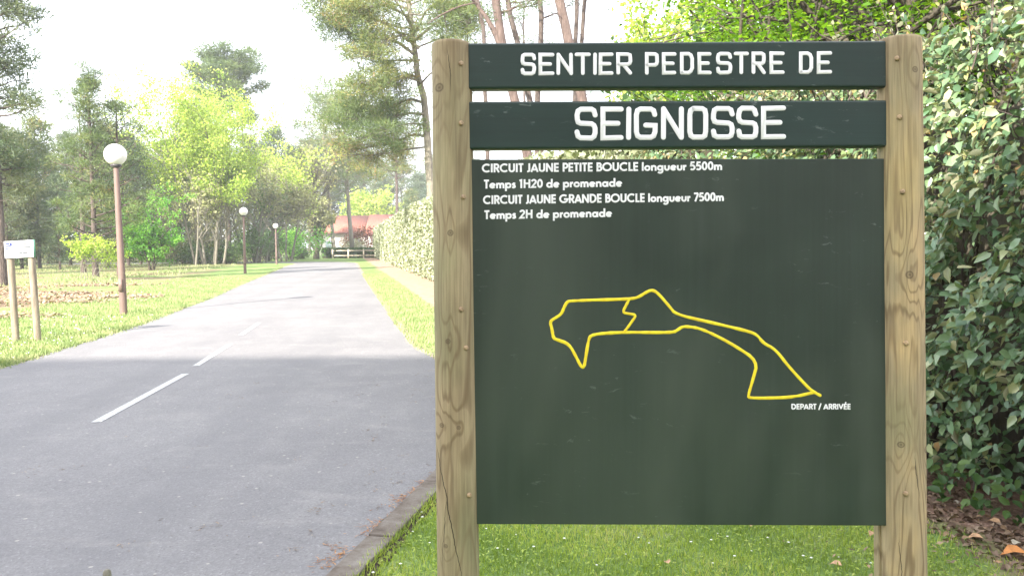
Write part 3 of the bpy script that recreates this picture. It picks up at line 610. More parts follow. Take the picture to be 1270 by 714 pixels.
# ------------------------------------------------------------------ trees
NEED = [(-.5, 0, 0), (.5, 0, 0), (0, 1, 0)]; NF = [(0, 1, 2)]
LEAF4 = [(0, 0, 0), (-.5, .5, .08), (0, 1, 0), (.5, .5, .08)]; LF4 = [(0, 1, 2, 3)]
def clumps(mb, rng, C, rc, m, size, flat=.65, aspect=.16, tmpl='n', tb=None, upb=0.0, tspread=.12):
    """leaf-sized faces spread through a small cloud round every twig end"""
    C = np.asarray(C); N = len(C); rc = np.broadcast_to(rc, (N,))
    tb = rng.random(N) if tb is None else tb
    idx = np.repeat(np.arange(N), m); off = rng.normal(size=(N*m, 3)); rad = rng.random(N*m)**.45
    off = unit(off)*rad[:, None]; off[:, 2] *= flat; pos = C[idx]+off*rc[idx][:, None]
    nrm = rng.normal(size=(N*m, 3)); nrm[:, 2] += upb*2
    t = unit(off+rng.normal(size=off.shape)*.5+np.array([0, 0, .35])) if tmpl == 'n' else rng.normal(size=off.shape)
    if tmpl == 'n':
        x = unit(np.cross(t, rng.normal(size=t.shape))); z = np.cross(x, t); Rm = np.stack([x, t, z], -1)
    else: Rm = frames(nrm, rng)
    s_ = size*rng.uniform(.6, 1.3, N*m); sc_ = np.stack([s_*aspect, s_, s_], 1) if tmpl == 'n' else np.stack([s_*.7, s_, s_], 1)
    tint = np.clip(tb[idx]+rng.normal(size=N*m)*tspread, 0.01, .99)
    scatter(mb, NEED if tmpl == 'n' else LEAF4, NF if tmpl == 'n' else LF4, pos, Rm, sc_, tint)
def interp3(P, t):
    P = np.asarray(P); s_ = np.linspace(0, 1, len(P)); return np.array([np.interp(t, s_, P[:, k]) for k in range(3)])
def pine_mesh(seed, trunk, r0, start, rad, nb, size=.3, m=55, rc=.55, prof=None, tb=(0, .7), mat='pine', bark='bark', up=.15, limbs=None, bare=6, asp=.16, rtop=.12):
    rng = np.random.default_rng(seed); tm = MB(); cm = MB()
    trunk = np.asarray(trunk, float); L = len(trunk); T = np.linspace(0, 1, 18)
    P = np.array([interp3(trunk, t) for t in T]); P[1:, :2] += rng.normal(size=(17, 2))*.012*trunk[-1][2]*.25*np.linspace(.3, 1, 17)[:, None]
    rads = r0*(1-T)**.75*(1-rtop)+r0*rtop; rads[0] *= 1.25
    tube(tm, P, rads, 9)
    tips = []; tt = []; prof = prof or (lambda t: math.sin(math.pi*min(1, .12+.88*t))**.6*(1-.35*t))
    for i in range(nb):
        t = start+(.98-start)*(i+rng.random())/nb; u = (t-start)/(1-start); b = interp3(P, t); az = i*2.4+rng.normal()*.5
        ln = rad*prof(u)*rng.uniform(.6, 1.15); el = up+rng.normal()*.15+u*.55
        d = np.array([math.cos(az)*math.cos(el), math.sin(az)*math.cos(el), math.sin(el)])
        k = np.linspace(0, 1, 6)[:, None]; pts = b+d*ln*k+np.array([0, 0, 1])*ln*.22*(k**2-.35*k)+rng.normal(size=(6, 3))*.03*ln*k
        rb = max(.015, rads[min(17, int(t*17))]*.42); tube(tm, pts, np.linspace(rb, .012, 6), 5, cap=False)
        ct = rng.uniform(*tb)
        ns = max(3, int(ln*2.0))
        for s_ in range(ns):
            q_ = .3+.7*(s_+rng.random())/ns; pb_ = interp3(pts, q_); sd_ = unit(d*.6+rng.normal(size=3)*.75+np.array([0, 0, .3])); sl_ = ln*(1.05-q_)*.45+.25
            pe = pb_+sd_*sl_; tube(tm, [pb_, (pb_+pe)/2+rng.normal(size=3)*.04, pe], [rb*.35+.006, .012, .006], 4, cap=False); tips.append(pe); tt.append(ct+rng.normal()*.08)
        tips.append(pts[-1]); tt.append(ct)
    for i in range(bare):    # dead bare twigs on the lower trunk
        t = rng.uniform(start*.45, start); b = interp3(P, t); az = rng.uniform(0, 6.28); ln = rng.uniform(.4, 1.3); tube(tm, [b, b+np.array([math.cos(az), math.sin(az), .1])*ln*.5, b+np.array([math.cos(az), math.sin(az), -.1])*ln], [.02, .012, .006], 4, cap=False)
    for (pts, rb, ns, ct) in (limbs or []):    # limbs traced one by one
        pts = np.asarray(pts, float); PP = np.array([interp3(pts, t) for t in np.linspace(0, 1, 8)]); tube(tm, PP, np.linspace(rb, .02, 8), 6, cap=False); ln = np.linalg.norm(pts[-1]-pts[0]); d = unit(pts[-1]-pts[0])
        for s_ in range(ns):
            q_ = .4+.6*rng.random(); pb_ = interp3(PP, q_); sd_ = unit(d*.5+rng.normal(size=3)*np.array([1, 1, .6])); pe = pb_+sd_*rng.uniform(.4, 1.7)
            tube(tm, [pb_, (pb_+pe)/2, pe], [.02, .012, .006], 4, cap=False); tips.append(pe); tt.append(ct+rng.normal()*.1)
    tips = np.array(tips); tt = np.clip(np.array(tt), 0, 1)
    if len(tips): clumps(cm, rng, tips, rng.uniform(.7, 1.25, len(tips))*rc, m, size, .6, asp, 'n', tt)
    return tm.mesh('trunk', M[bark], True), cm.mesh('crown', M[mat])
def put(name, loc, meshes, rz=0, sc=1, **k):
    o = empty(name, loc, rz, **k); o.scale = (sc, sc, sc) if np.isscalar(sc) else sc
    for me in meshes: link(me.name.split('.')[0], me, o)
    return o
def straight(h, lean=(0, 0), n_=4): return [(lean[0]*t*h, lean[1]*t*h, h*t-.2*(1-t)) for t in np.linspace(0, 1, n_)]
def gx_(px, d): return (px-635)/F*d
def pxtrunk(pts, d, h):
    """trunk centre line from points seen in the photograph, carried down to the ground and up to height h, relative to its base"""
    A_ = [AT(px, py, d) for px, py in pts]; A_.sort(key=lambda q_: q_[2])
    lo_, l2 = A_[0], A_[1]; sl = (l2[0]-lo_[0])/(l2[2]-lo_[2]); x0 = lo_[0]-sl*lo_[2]*.6
    hi, h2 = A_[-1], A_[-2]; su = (hi[0]-h2[0])/(hi[2]-h2[2])
    P = [(x0, d, -.2)]+[tuple(a) for a in A_]+([(hi[0]+su*(h-hi[2])*.6, d, h)] if h > hi[2]+.3 else [])
    P = np.array(P); b = np.array([x0, d, 0.]); P = P-b
    zz = np.linspace(-.2, P[-1][2], 12); return np.stack([np.interp(zz, P[:, 2], P[:, 0]), np.zeros(12), zz], 1), b

def Ht(py, d, px=300): return AT(px, py, d)[2]
# left wood
put('pine_tree', (gx_(3, 35), 35, 0), pine_mesh(1, straight(17, (-.008, 0)), .2, .26, 2.0, 70, .3, 90, .66, mat='pine_blue', up=.0), label='tall dark pine cut by the left edge of the photo, behind the small sign', cat='tree')
g_ = 45; put('pine_tree', (gx_(119, g_), g_, 0), pine_mesh(2, straight(Ht(86, g_), (-.005, 0)), .17, .2, 2.7, 60, .24, 64, .46, mat='pine', tb=(.1, .65), prof=lambda t: (.75+.4*math.sin(t*19))*(1.05-.75*t)), label='bushy pine with pointed top rising left of the nearest lamp', cat='tree')
put('pine_tree', (gx_(104, 52), 52, 0), pine_mesh(3, straight(10.5, (.01, 0)), .19, .4, 2.2, 26, .24, 40, .5, mat='pine_blue'), label='thinner pine just left of and behind the bushy pine', cat='tree')
put('pine_tree', (gx_(149, 46), 46, 0), pine_mesh(4, straight(9.8, (.012, 0)), .17, .42, 2.3, 26, .24, 40, .5, bark='bark_red', mat='pine_blue'), label='pine with reddish trunk standing directly behind the nearest lamp pole', cat='tree')
protos = [pine_mesh(20+k, straight(14, (.01*(k-1), 0)), .17, (.08, .14, .2)[k], 2.9, 54, .42, 40, .85, mat='pine_blue' if k != 1 else 'pine', tb=((0, .5), (.1, .7), (.2, .8))[k], asp=.2) for k in range(3)]
rng = np.random.default_rng(77); far = []
for px, d, top in [(-60, 48, 60), (-35, 60, 100), (10, 58, 150), (28, 64, 138), (50, 66, 120), (88, 78, 140), (60, 88, 160), (135, 66, 128), (160, 70, 140), (175, 78, 148), (208, 90, 150), (226, 96, 146), (20, 95, 175), (100, 98, 160), (150, 100, 155), (245, 100, 120), (-90, 75, 120), (-120, 58, 90), (345, 108, 150), (365, 118, 175), (330, 120, 170), (-150, 80, 110), (38, 74, 165), (122, 86, 150), (75, 60, 190), (-20, 84, 150), (180, 105, 160), (258, 116, 150), (310, 112, 160)]:
    far.append((px, d, Ht(top+(28 if 15 < px < 240 else 10), d, px)))
for i, (px, d, h) in enumerate(far):
    far_o = put('pine_tree', (gx_(px, d), d, 0), protos[i % 3], rng.uniform(0, 6.28), (h/14*.95, h/14*.95, h/14), label='grey green pine in the wood on the left, well behind the lamps', cat='tree', group='background pines of the left wood')
gxx = [(gx_(px, d), d) for px, d, _ in far]

XL = [-1e9, 1e9]
def grow(rng, mb, p, d, L, r, lv, mx, tips, gn=.18, up=.12, spread=.6, kids=4, keep=.35, sides=5):
    if lv and not XL[0] < p[0] < XL[1]: return
    k = 5; P = [p]; dd = d
    for i in range(k):
        dd = unit(dd+rng.normal(size=3)*gn+np.array([0, 0, up])); P.append(P[-1]+dd*L/k)
    P = np.array(P)
    ok = (P[:, 0] > XL[0]) & (P[:, 0] < XL[1]); q0 = int(np.argmin(ok)) if not ok.all() else k+1
    if q0 < 2: return
    tube(mb, P[:q0], np.linspace(r, r*.5, k+1)[:q0], max(3, sides), cap=(lv == 0))
    if lv == mx: tips.append(P[-1]); tips.append(P[-2]); tips.append(P[2]); return
    for c_ in range(kids):
        t = keep+(1-keep)*(c_+rng.random()*.8)/kids; b = interp3(P, t); q_ = rng.normal(size=3); q_ -= dd*(q_ @ dd); q_ = unit(q_)
        grow(rng, mb, b, unit(dd*(1-spread*.5)+q_*spread), L*rng.uniform(.5, .72), r*(.62-.2*t), lv+1, mx, tips, gn, up, spread, kids, .25, sides-1)
    tips.append(P[-1])
def decid(seed, stems, mat, bark, mx=3, kids=4, m=10, rc=.5, size=.2, flat=.6, upb=.3, gn=.15, up=.1, spread=.6, ts=.12, keep=.35, xlim=(-1e9, 1e9)):
    rng = np.random.default_rng(seed); tm = MB(); cm = MB(); tips = []; XL[:] = xlim
    for (p, d, L, r) in stems: grow(rng, tm, np.array(p, float), unit(np.array(d, float)), L, r, 0, mx, tips, gn, up, spread, kids, keep, 8)
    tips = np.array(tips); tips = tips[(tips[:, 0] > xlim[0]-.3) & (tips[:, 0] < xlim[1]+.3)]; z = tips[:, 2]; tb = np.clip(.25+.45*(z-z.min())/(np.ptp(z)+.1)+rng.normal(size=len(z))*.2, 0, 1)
    clumps(cm, rng, tips, rc, m, size, flat, 1, 'l', tb, upb, ts)
    return tm.mesh('trunk', M[bark], True), cm.mesh('crown', M[mat])
# small vivid green tree
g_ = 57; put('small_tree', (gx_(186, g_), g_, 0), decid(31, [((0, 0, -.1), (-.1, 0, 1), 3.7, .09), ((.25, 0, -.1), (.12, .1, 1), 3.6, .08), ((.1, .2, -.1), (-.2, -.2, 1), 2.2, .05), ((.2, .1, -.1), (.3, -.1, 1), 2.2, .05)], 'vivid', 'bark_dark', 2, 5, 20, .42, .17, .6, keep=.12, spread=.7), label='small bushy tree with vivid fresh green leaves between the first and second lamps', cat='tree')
g_ = 41; put('young_shrub', (gx_(109, g_), g_, 0), decid(32, [((k*.15-.3, 0, -.05), (k*.18-.36, 0, 1), 1.5, .02) for k in range(5)], 'spring', 'bark_grey', 2, 4, 7, .22, .13, .7), label='low yellow green sapling in front of the bushy pine', cat='shrub')
# the large light tree and the thin stems under it
g_ = 73; hh = Ht(100, g_)
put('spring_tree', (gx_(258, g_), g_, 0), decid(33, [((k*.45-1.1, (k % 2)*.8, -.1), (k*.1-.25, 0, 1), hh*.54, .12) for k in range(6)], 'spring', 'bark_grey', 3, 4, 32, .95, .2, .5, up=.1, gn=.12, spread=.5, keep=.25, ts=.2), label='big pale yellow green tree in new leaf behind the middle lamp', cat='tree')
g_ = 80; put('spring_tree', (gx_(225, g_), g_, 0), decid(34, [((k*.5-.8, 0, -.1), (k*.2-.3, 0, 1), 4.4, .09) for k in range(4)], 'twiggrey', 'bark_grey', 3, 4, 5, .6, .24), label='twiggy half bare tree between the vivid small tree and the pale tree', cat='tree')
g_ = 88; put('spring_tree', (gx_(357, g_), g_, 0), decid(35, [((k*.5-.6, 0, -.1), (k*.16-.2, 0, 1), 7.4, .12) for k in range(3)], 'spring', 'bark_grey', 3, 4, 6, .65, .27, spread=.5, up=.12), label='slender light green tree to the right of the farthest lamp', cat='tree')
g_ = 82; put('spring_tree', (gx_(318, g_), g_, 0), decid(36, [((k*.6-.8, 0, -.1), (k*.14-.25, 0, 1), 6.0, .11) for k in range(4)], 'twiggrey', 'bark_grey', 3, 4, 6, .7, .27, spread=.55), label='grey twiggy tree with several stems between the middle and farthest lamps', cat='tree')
for px, w_, d, h_, lab in [(243, .1, 70, 8, 'slim pale bare stem left of the middle lamp'), (272, .17, 76, 9.5, 'thicker pale trunk close behind the middle lamp'), (318, .15, 80, 9, 'leaning ivy covered trunk right of the middle lamp'), (344, .16, 86, 10, 'dark straight trunk beside the farthest lamp')]:
    put('slender_tree', (gx_(px, d), d, 0), decid(40+px, [((0, 0, -.1), (.05 if px != 318 else -.12, 0, 1), h_*.62, w_)], 'twiggrey' if px != 318 else 'ivy', 'bark_grey', 3, 4, 5, .55, .24, up=.1), label=lab, cat='tree')
# round-topped pine over the pale tree
g_ = 92; h_ = Ht(84, g_); put('pine_tree', (gx_(285, g_), g_, 0), pine_mesh(5, straight(h_, (.004, 0)), .28, .72, 3.9, 40, .5, 80, .95, prof=lambda t: .75+.35*math.sin(math.pi*t), up=.25, mat='pine', tb=(.0, .35)), label='tall umbrella pine whose round top stands above the pale yellow green tree', cat='tree')
# the branching dark tree near the bend and the two trunks before the house
g_ = 102; put('forked_tree', (gx_(393, g_), g_, 0), decid(37, [((0, 0, -.1), (-.1, 0, 1), 4.6, .42), ((.3, 0, 1.0), (.6, 0, 1), 3.6, .14), ((-.2, 0, 1.2), (-.7, 0, 1), 5.5, .2), ((-.3, 0, 3), (-.4, .2, 1), 6.5, .24), ((-.1, 0, 3), (-.02, -.2, 1), 6.5, .2)], 'twiggrey', 'bark_dark', 3, 4, 7, .8, .32, up=.16, spread=.5, xlim=(-6, 2.4)), label='dark forked tree with low curving limbs at the bend left of the house', cat='tree')
for k, (pp, d, w_, lab) in enumerate([([(408, 250), (414, 308)], 112, .3, 'left of the two tall pines in front of the house'), ([(431, 240), (437, 311)], 109, .33, 'right of the two tall pines in front of the house')]):
    tr, b = pxtrunk(pp, d, Ht(118+k*14, d)); put('pine_tree', tuple(b), pine_mesh(50+k, tr, w_, .42, 5.4, 30, .5, 40, .95, bark='bark_grey', tb=(.1, .6), prof=lambda t: .9), label=lab, cat='tree')
put('pine_tree', (gx_(494, 100), 100, 0), pine_mesh(58, straight(Ht(128, 100)), .25, .5, 4.6, 34, .42, 44, .85, tb=(.1, .7)), label='pine behind the clipped hedge between the house and the sign post', cat='tree')
# far trees behind the house
for i, (px, d, top, k) in enumerate([(455, 175, 190, 0), (478, 190, 205, 1), (500, 180, 200, 2), (520, 170, 215, 0), (540, 185, 195, 1), (430, 190, 180, 2), (405, 185, 170, 0), (385, 180, 175, 1), (560, 175, 205, 2), (590, 180, 200, 0), (620, 175, 210, 1), (650, 190, 205, 2), (470, 160, 228, 2), (512, 150, 236, 1), (535, 150, 232, 0)]):
    h_ = Ht(top, d, px); put('pine_tree', (gx_(px, d), d, 0), protos[k], i*1.3, (h_/14*1.15, h_/14*1.15, h_/14), label='far hazy pine beyond the house and the hedge', cat='tree', group='far pines beyond the house')
g_ = 158; put('spring_tree', (gx_(458, g_), g_, 0), decid(38, [((k*.8-1, 0, -.1), (k*.2-.3, 0, 1), 7.2, .14) for k in range(4)], 'spring', 'bark_grey', 3, 4, 7, 1.2, .5), label='round light green tree just above the red house roof', cat='tree')

# the big pine left of the sign post: its limbs carry clumps far to the left
D = 44
tr, b = pxtrunk([(514, 70), (519, 100), (526, 130), (529, 165), (532, 205)], D, 20.5)
def LB(l): return [AT(px, py, D+dy)-b for px, py, dy in l]
lim = [(LB([(520, 98, 0), (508, 92, -.5), (488, 97, -.8), (455, 112, -1)]), .1, 44, .75), (LB([(526, 128, 0), (508, 122, .4), (480, 135, .8), (430, 128, 1)]), .09, 60, .45), (LB([(529, 142, 0), (505, 140, -.6), (470, 150, -1), (400, 145, -1.5)]), .09, 70, .4), (LB([(530, 170, 0), (512, 166, .5), (490, 178, .5), (440, 185, .3)]), .085, 40, .8), (LB([(531, 182, 0), (500, 186, .5), (470, 192, .5), (425, 192, 0)]), .06, 34, .85),
       (LB([(529, 155, 0), (505, 153, -1), (470, 165, -2), (450, 172, -2)]), .06, 34, .3), (LB([(517, 70, 0), (490, 50, 0), (440, 45, 0), (400, 15, 0)]), .1, 80, .35), (LB([(520, 60, 0), (480, 30, -1), (440, 10, -1.5), (390, -12, -1.5)]), .1, 80, .55), (LB([(520, 75, 0), (490, 75, 1), (465, 78, 1.5), (450, 70, 2)]), .07, 30, .2), (LB([(515, 50, 0), (545, 25, -1), (570, 15, -1), (595, 20, -1.5)]), .08, 46, .4), (LB([(515, 60, 0), (540, 50, 1), (560, 45, 1), (575, 30, 1)]), .06, 34, .5),
       (LB([(519, 100, 0), (500, 95, -1.5), (470, 108, -2.5), (445, 100, -3)]), .07, 50, .6), (LB([(521, 105, 0), (535, 90, -1.5), (555, 80, -2), (580, 70, -2)]), .06, 40, .55), (LB([(515, 60, 0), (505, 40, -2), (480, 50, -3), (455, 70, -3)]), .07, 60, .6), (LB([(515, 40, 0), (500, 15, -2), (470, 5, -3), (430, 20, -3)]), .07, 60, .7), (LB([(515, 40, 0), (530, 10, -2), (550, 5, -3), (585, 30, -3)]), .07, 50, .5)]
put('pine_tree', tuple(b), pine_mesh(60, tr, .27, .64, 4.6, 44, .27, 80, .6, tb=(.2, .95), limbs=lim, up=.05, bark='bark_grey', asp=.13), label='large spreading pine with golden brown clumps directly left of the big sign', cat='tree')
# pines whose trunks pass behind the sign
TR = [([(590, -10), (597, 20), (603, 120), (604, 190)], 40, .125, 'bark', 'slim dark trunk, leftmost of the pines behind the sign'),
      ([(613, -5), (622, 55), (636, 118), (655, 190)], 30, .2, 'bark_red', 'reddish leaning pine with a thick crooked limb behind the sign'),
      ([(628, 0), (643, 55), (655, 120), (672, 190)], 34, .15, 'bark', 'grey brown pine leaning left, third behind the sign'),
      ([(669, 0), (670, 55), (668, 120), (667, 190)], 36, .15, 'bark', 'straight dark pine under the letters of the upper board'),
      ([(692, -5), (706, 55), (720, 120), (736, 190)], 27, .2, 'bark_red', 'broad pinkish pine trunk leaning left behind the upper board'),
      ([(716, -5), (714, 55), (713, 120)], 33, .12, 'bark', 'left trunk of the close pair of pines'),
      ([(726, -5), (721, 30), (718, 80), (717, 120)], 34, .11, 'bark', 'right trunk of the close pair of pines')]
for k, (pp, d, w_, bk, lab) in enumerate(TR):
    tr, b = pxtrunk(pp, d, 15+.2*d-1.5*(k % 3)); lim = None
    st = min(.93, (Ht((4, 30, 14, 34, 0, 20, 10)[k], d)+.3)/(tr[-1][2]))
    if k == 1:
        lim = [([AT(px, py, d)-b for px, py in [(634, 95), (621, 58), (608, 28), (588, 2), (575, -12)]], .17, 2, .4), ([AT(px, py, d)-b for px, py in [(588, 4), (570, 8), (548, 18), (530, 30)]], .035, 2, .4)]
    put('pine_tree', tuple(b), pine_mesh(70+k, tr, w_, st, 2.6, 16, .24, 40, .45, limbs=lim, bark=bk, mat='pine_blue' if k % 2 else 'pine', bare=5, rtop=.5), label=lab, cat='tree')
# wisps of far pine foliage between those trunks
put('pine_tree', (gx_(652, 60), 60, 0), pine_mesh(90, straight(21.5), .17, .72, 2.8, 18, .3, 34, .5, mat='pine_blue'), label='more distant pine with thin grey foliage seen between the trunks', cat='tree')
put('pine_tree', (gx_(583, 64), 64, 0), pine_mesh(91, straight(22), .17, .5, 2.8, 24, .3, 34, .5, mat='pine_blue'), label='distant pine behind the top of the left sign post', cat='tree')
# bright green trees behind the hedge on the right
st_ = [((.0, 0, -.1), (-.5, -.05, 1), 4.6, .085), ((.2, .1, -.1), (-.35, .05, 1), 5.4, .1), ((.35, 0, -.1), (-.12, 0, 1), 5.6, .11), ((.55, .15, -.1), (.06, .1, 1), 5.6, .12), ((.8, 0, -.1), (.25, 0, 1), 5.2, .1), ((.1, -.1, -.1), (-.62, .1, 1), 3.8, .06), ((.5, -.2, -.1), (-.25, -.25, 1), 5.0, .08)]
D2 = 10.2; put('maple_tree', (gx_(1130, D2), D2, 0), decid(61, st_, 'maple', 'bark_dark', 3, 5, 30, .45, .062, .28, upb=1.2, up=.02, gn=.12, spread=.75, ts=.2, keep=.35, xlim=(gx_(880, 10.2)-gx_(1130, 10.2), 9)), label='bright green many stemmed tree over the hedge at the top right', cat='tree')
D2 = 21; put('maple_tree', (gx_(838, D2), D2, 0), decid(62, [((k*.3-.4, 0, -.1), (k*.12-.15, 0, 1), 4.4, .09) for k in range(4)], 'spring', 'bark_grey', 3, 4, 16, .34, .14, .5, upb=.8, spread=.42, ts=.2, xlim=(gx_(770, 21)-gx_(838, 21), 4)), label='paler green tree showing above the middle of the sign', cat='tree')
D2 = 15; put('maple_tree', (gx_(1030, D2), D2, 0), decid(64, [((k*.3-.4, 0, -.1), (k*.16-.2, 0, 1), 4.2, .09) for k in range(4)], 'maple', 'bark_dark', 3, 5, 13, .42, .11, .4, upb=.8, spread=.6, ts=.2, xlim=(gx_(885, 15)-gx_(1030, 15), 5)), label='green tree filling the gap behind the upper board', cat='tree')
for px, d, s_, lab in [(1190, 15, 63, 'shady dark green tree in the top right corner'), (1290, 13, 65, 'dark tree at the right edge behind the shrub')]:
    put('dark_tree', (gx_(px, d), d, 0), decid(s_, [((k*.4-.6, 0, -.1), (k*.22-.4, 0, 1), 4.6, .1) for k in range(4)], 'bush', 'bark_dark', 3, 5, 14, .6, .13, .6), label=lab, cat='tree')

# bushes
def bush(seed, px, d, w_, h_, mat, lab, m=2600, size=.16, grp=None, depth=None):
    rng = np.random.default_rng(seed); cm = MB(); tm = MB()
    C = rng.normal(size=(16, 3))*np.array([w_*.28, (depth or w_)*.25, h_*.2])+np.array([0, 0, h_*.48]); C[:, 2] = np.clip(C[:, 2], h_*.2, h_*.8)
    clumps(cm, rng, C, w_*.22+h_*.1, m//16, size, .8, 1, 'l', None, .3)
    for c_ in C: tube(tm, [(c_[0]*.2, c_[1]*.2, -.05), c_*.6, c_], [.03, .02, .01], 4, cap=False)
    put('bush', (gx_(px, d), d, 0), (tm.mesh('stem', M['bark_dark']), cm.mesh('foliage', M[mat])), label=lab, cat='bush', group=grp)
bush(1, 362, 96, 5.5, 4.6, 'vivid', 'vivid green bush beside the road before the bend', 3000, .26)
bush(2, 335, 90, 3.6, 3.4, 'ivy', 'dark ivy mound at the foot of the trunks behind the farthest lamp', 2000, .22)
bush(3, 318, 80, 2.6, 4.2, 'ivy', 'dark ivy climbing column right of the middle lamp', 2000, .2)
bush(4, 284, 76, 3.4, 2.2, 'bush', 'low green bush behind the middle lamp', 2000, .2)
bush(5, 255, 78, 4.2, 2.4, 'ivy', 'dark low bush under the pale tree', 2200, .2)
bush(6, 228, 80, 4.2, 2.0, 'twiggrey', 'brownish thicket left of the dark low bush', 2200, .2)
bush(7, 376, 103, 3, 2.0, 'bush', 'green bush against the forked tree', 1600, .2)
bush(8, 446, 118, 4.0, 4.4, 'red', 'copper red shrub in front of the house', 3400, .24)
bush(9, 444, 114, 4.0, 2.4, 'blossom', 'low shrub with pale blossom under the red shrub', 2600, .2)
for i, (px, d, w_, h_) in enumerate([(0, 118, 15, 8), (55, 122, 15, 8), (110, 118, 15, 8), (165, 122, 15, 8), (220, 118, 15, 9), (275, 124, 15, 9), (330, 126, 14, 9), (-60, 110, 15, 8), (5, 76, 5, 3), (40, 84, 5, 3), (70, 90, 6, 3.4), (125, 92, 6, 3), (160, 88, 5, 3.2), (195, 95, 6, 3), (-40, 80, 6, 3), (90, 110, 8, 3.6), (30, 112, 8, 3.6), (150, 112, 8, 3.6), (215, 108, 8, 3.6), (290, 104, 8, 3.5), (330, 106, 8, 3.4), (250, 96, 5, 3)]):
    bush(100+i, px, d, w_, h_, 'twiggrey' if i % 2 else 'bush', 'scrubby undergrowth between the background trunks', 1800, .26, 'undergrowth of the left wood')

# ------------------------------------------------------------------ house, fence, pole
M['tile'] = (lambda n: n.pbr(n.ramp(n.noise(6, n.obj(), 5, .7), [(.3, (.21, .075, .05)), (.7, (.32, .13, .09))]), .85, n.bump(n.n('TexWave', i_1=6.).outputs[1], .4, .05), .3))(NT('terracotta_tiles'))
M['wallw'] = plain('white_render', (.8, .76, .72), .9, .2, .04, 1); M['brownw'] = plain('brown_barge', (.16, .08, .06), .8)
HD = 138; A1 = AT(397, 309, HD); hsX = A1[0]; hw = AT(500, 300, HD)[0]-hsX; ze = AT(410, 287, HD)[2]; zr = AT(450, 266, HD)[2]
house = empty('house', (hsX, HD, 0), label='white house with red tiled roof beyond the end of the road', cat='house')
mb = MB(); box(mb, 0, hw-1.2, 0, 8, 0, ze); v = [(hw-1.2, 0, ze), (hw-1.2, 8, ze), (hw-1.2, 4, zr-.25)]; mb.add(v, [(0, 1, 2)]); mb.build('wall', M['wallw'], house)
# roof: two real slopes with thickness
def slope(x0, x1, y0, z0, y1, z1, th, name, mat, par, hip=0):
    v = [(x0, y0, z0), (x1, y0, z0), (x1, y1, z1), (x0+hip, y1, z1)]; v += [(a, b_, c_-th) for a, b_, c_ in v]
    mb = MB(); mb.add(v, [(0, 1, 2, 3), (7, 6, 5, 4), (0, 4, 5, 1), (1, 5, 6, 2), (2, 6, 7, 3), (3, 7, 4, 0)]); return mb.build(name, mat, par)
slope(-1.2, hw*.55, -.9, ze-.15, 4, zr-.02, .18, 'roof_slope', M['tile'], house, 2.0); slope(-1.2, hw, 8.9, ze-.15, 4.01, zr-.02, .18, 'roof_slope', M['tile'], house, 2.0)
slope(hw*.55+.01, hw, -2.4, ze-.6, 4, zr+.12, .18, 'roof_slope', M['tile'], house)
slope(hw+.005, hw+.16, -2.45, ze-.66, 4, zr+.1, .34, 'barge_board', M['brownw'], house)
mb = MB(); box(mb, -1.1, hw*.5, -.95, -.9, ze-.42, ze-.2); mb.build('fascia', M['brownw'], house)
ww = MB(); box(ww, .9, 2.1, -.03, -.004, 1.2, 2.5); o = ww.build('window', M['signwhite'], house); w2 = MB(); box(w2, 1.0, 1.46, -.05, -.031, 1.3, 2.4); box(w2, 1.54, 2.0, -.05, -.031, 1.3, 2.4); w2.build('pane', plain('pale_blue_pane', (.4, .5, .55), .15), o)
M['railw'] = plain('pale_rail_wood', (.5, .43, .34), .85)
fd = 104; fe = empty('rail_fence', (0, fd, 0), label='low pale wooden rail fence across the end of the road', cat='fence')
fx = [AT(px, 315, fd)[0] for px in (412.5, 432, 451, 470, 489)]; zt = AT(430, 310, fd)[2]
pmesh = MB(); box(pmesh, -.08, .08, -.08, .08, -.2, zt+.1); pmesh = pmesh.mesh('fence_post', M['railw'])
for x in fx: link('fence_post', pmesh, fe, (x, 0, 0))
for a, b_ in zip(fx[:-1], fx[1:]):
    for z in (zt-.08, zt-.72):
        mb = MB(); box(mb, a+.112, b_-.112, -.04, .04, z-.06, z+.06); mb.build('rail', M['railw'], fe)
g_ = 106; he = MB(); rng = np.random.default_rng(9)
lo_ = empty('clipped_bush_row', (0, g_+1, 0), label='low dark clipped hedge in front of the white house wall', cat='hedge')
x0, x1 = AT(396, 315, g_)[0], AT(470, 315, g_)[0]; N_ = 6000; P = np.stack([rng.uniform(x0, x1, N_), rng.uniform(0, 1.2, N_), AT(420, 308, g_)[2]*rng.random(N_)**.6], 1)
scatter(he, LEAF4, LF4, P, frames(rng.normal(size=(N_, 3))+np.array([0, -1, .4]), rng), rng.uniform(.14, .26, N_), rng.random(N_)); he.build('foliage', M['bush'], lo_)
mb = MB(); box(mb, x0+.15, x1-.1, .25, 1.0, 0, AT(420, 308, g_)[2]-.15); mb.build('branches', M['bark_dark'], lo_)
d = 95; pt = AT(503.5, 253, d); mb = MB(); tube(mb, [(0, 0, -.2), (0, 0, 3), (0, 0, pt[2])], [.17, .15, .11], 8); o = empty('concrete_pole', (pt[0]+.9, d, 0), label='pale concrete pole rising behind the clipped hedge near the house', cat='pole'); mb.build('shaft', M['kerb'], o, smooth=True)
mb = MB(); box(mb, -.5, .5, -.06, .06, pt[2]-.35, pt[2]-.2); mb.build('crossarm', M['kerb'], o)

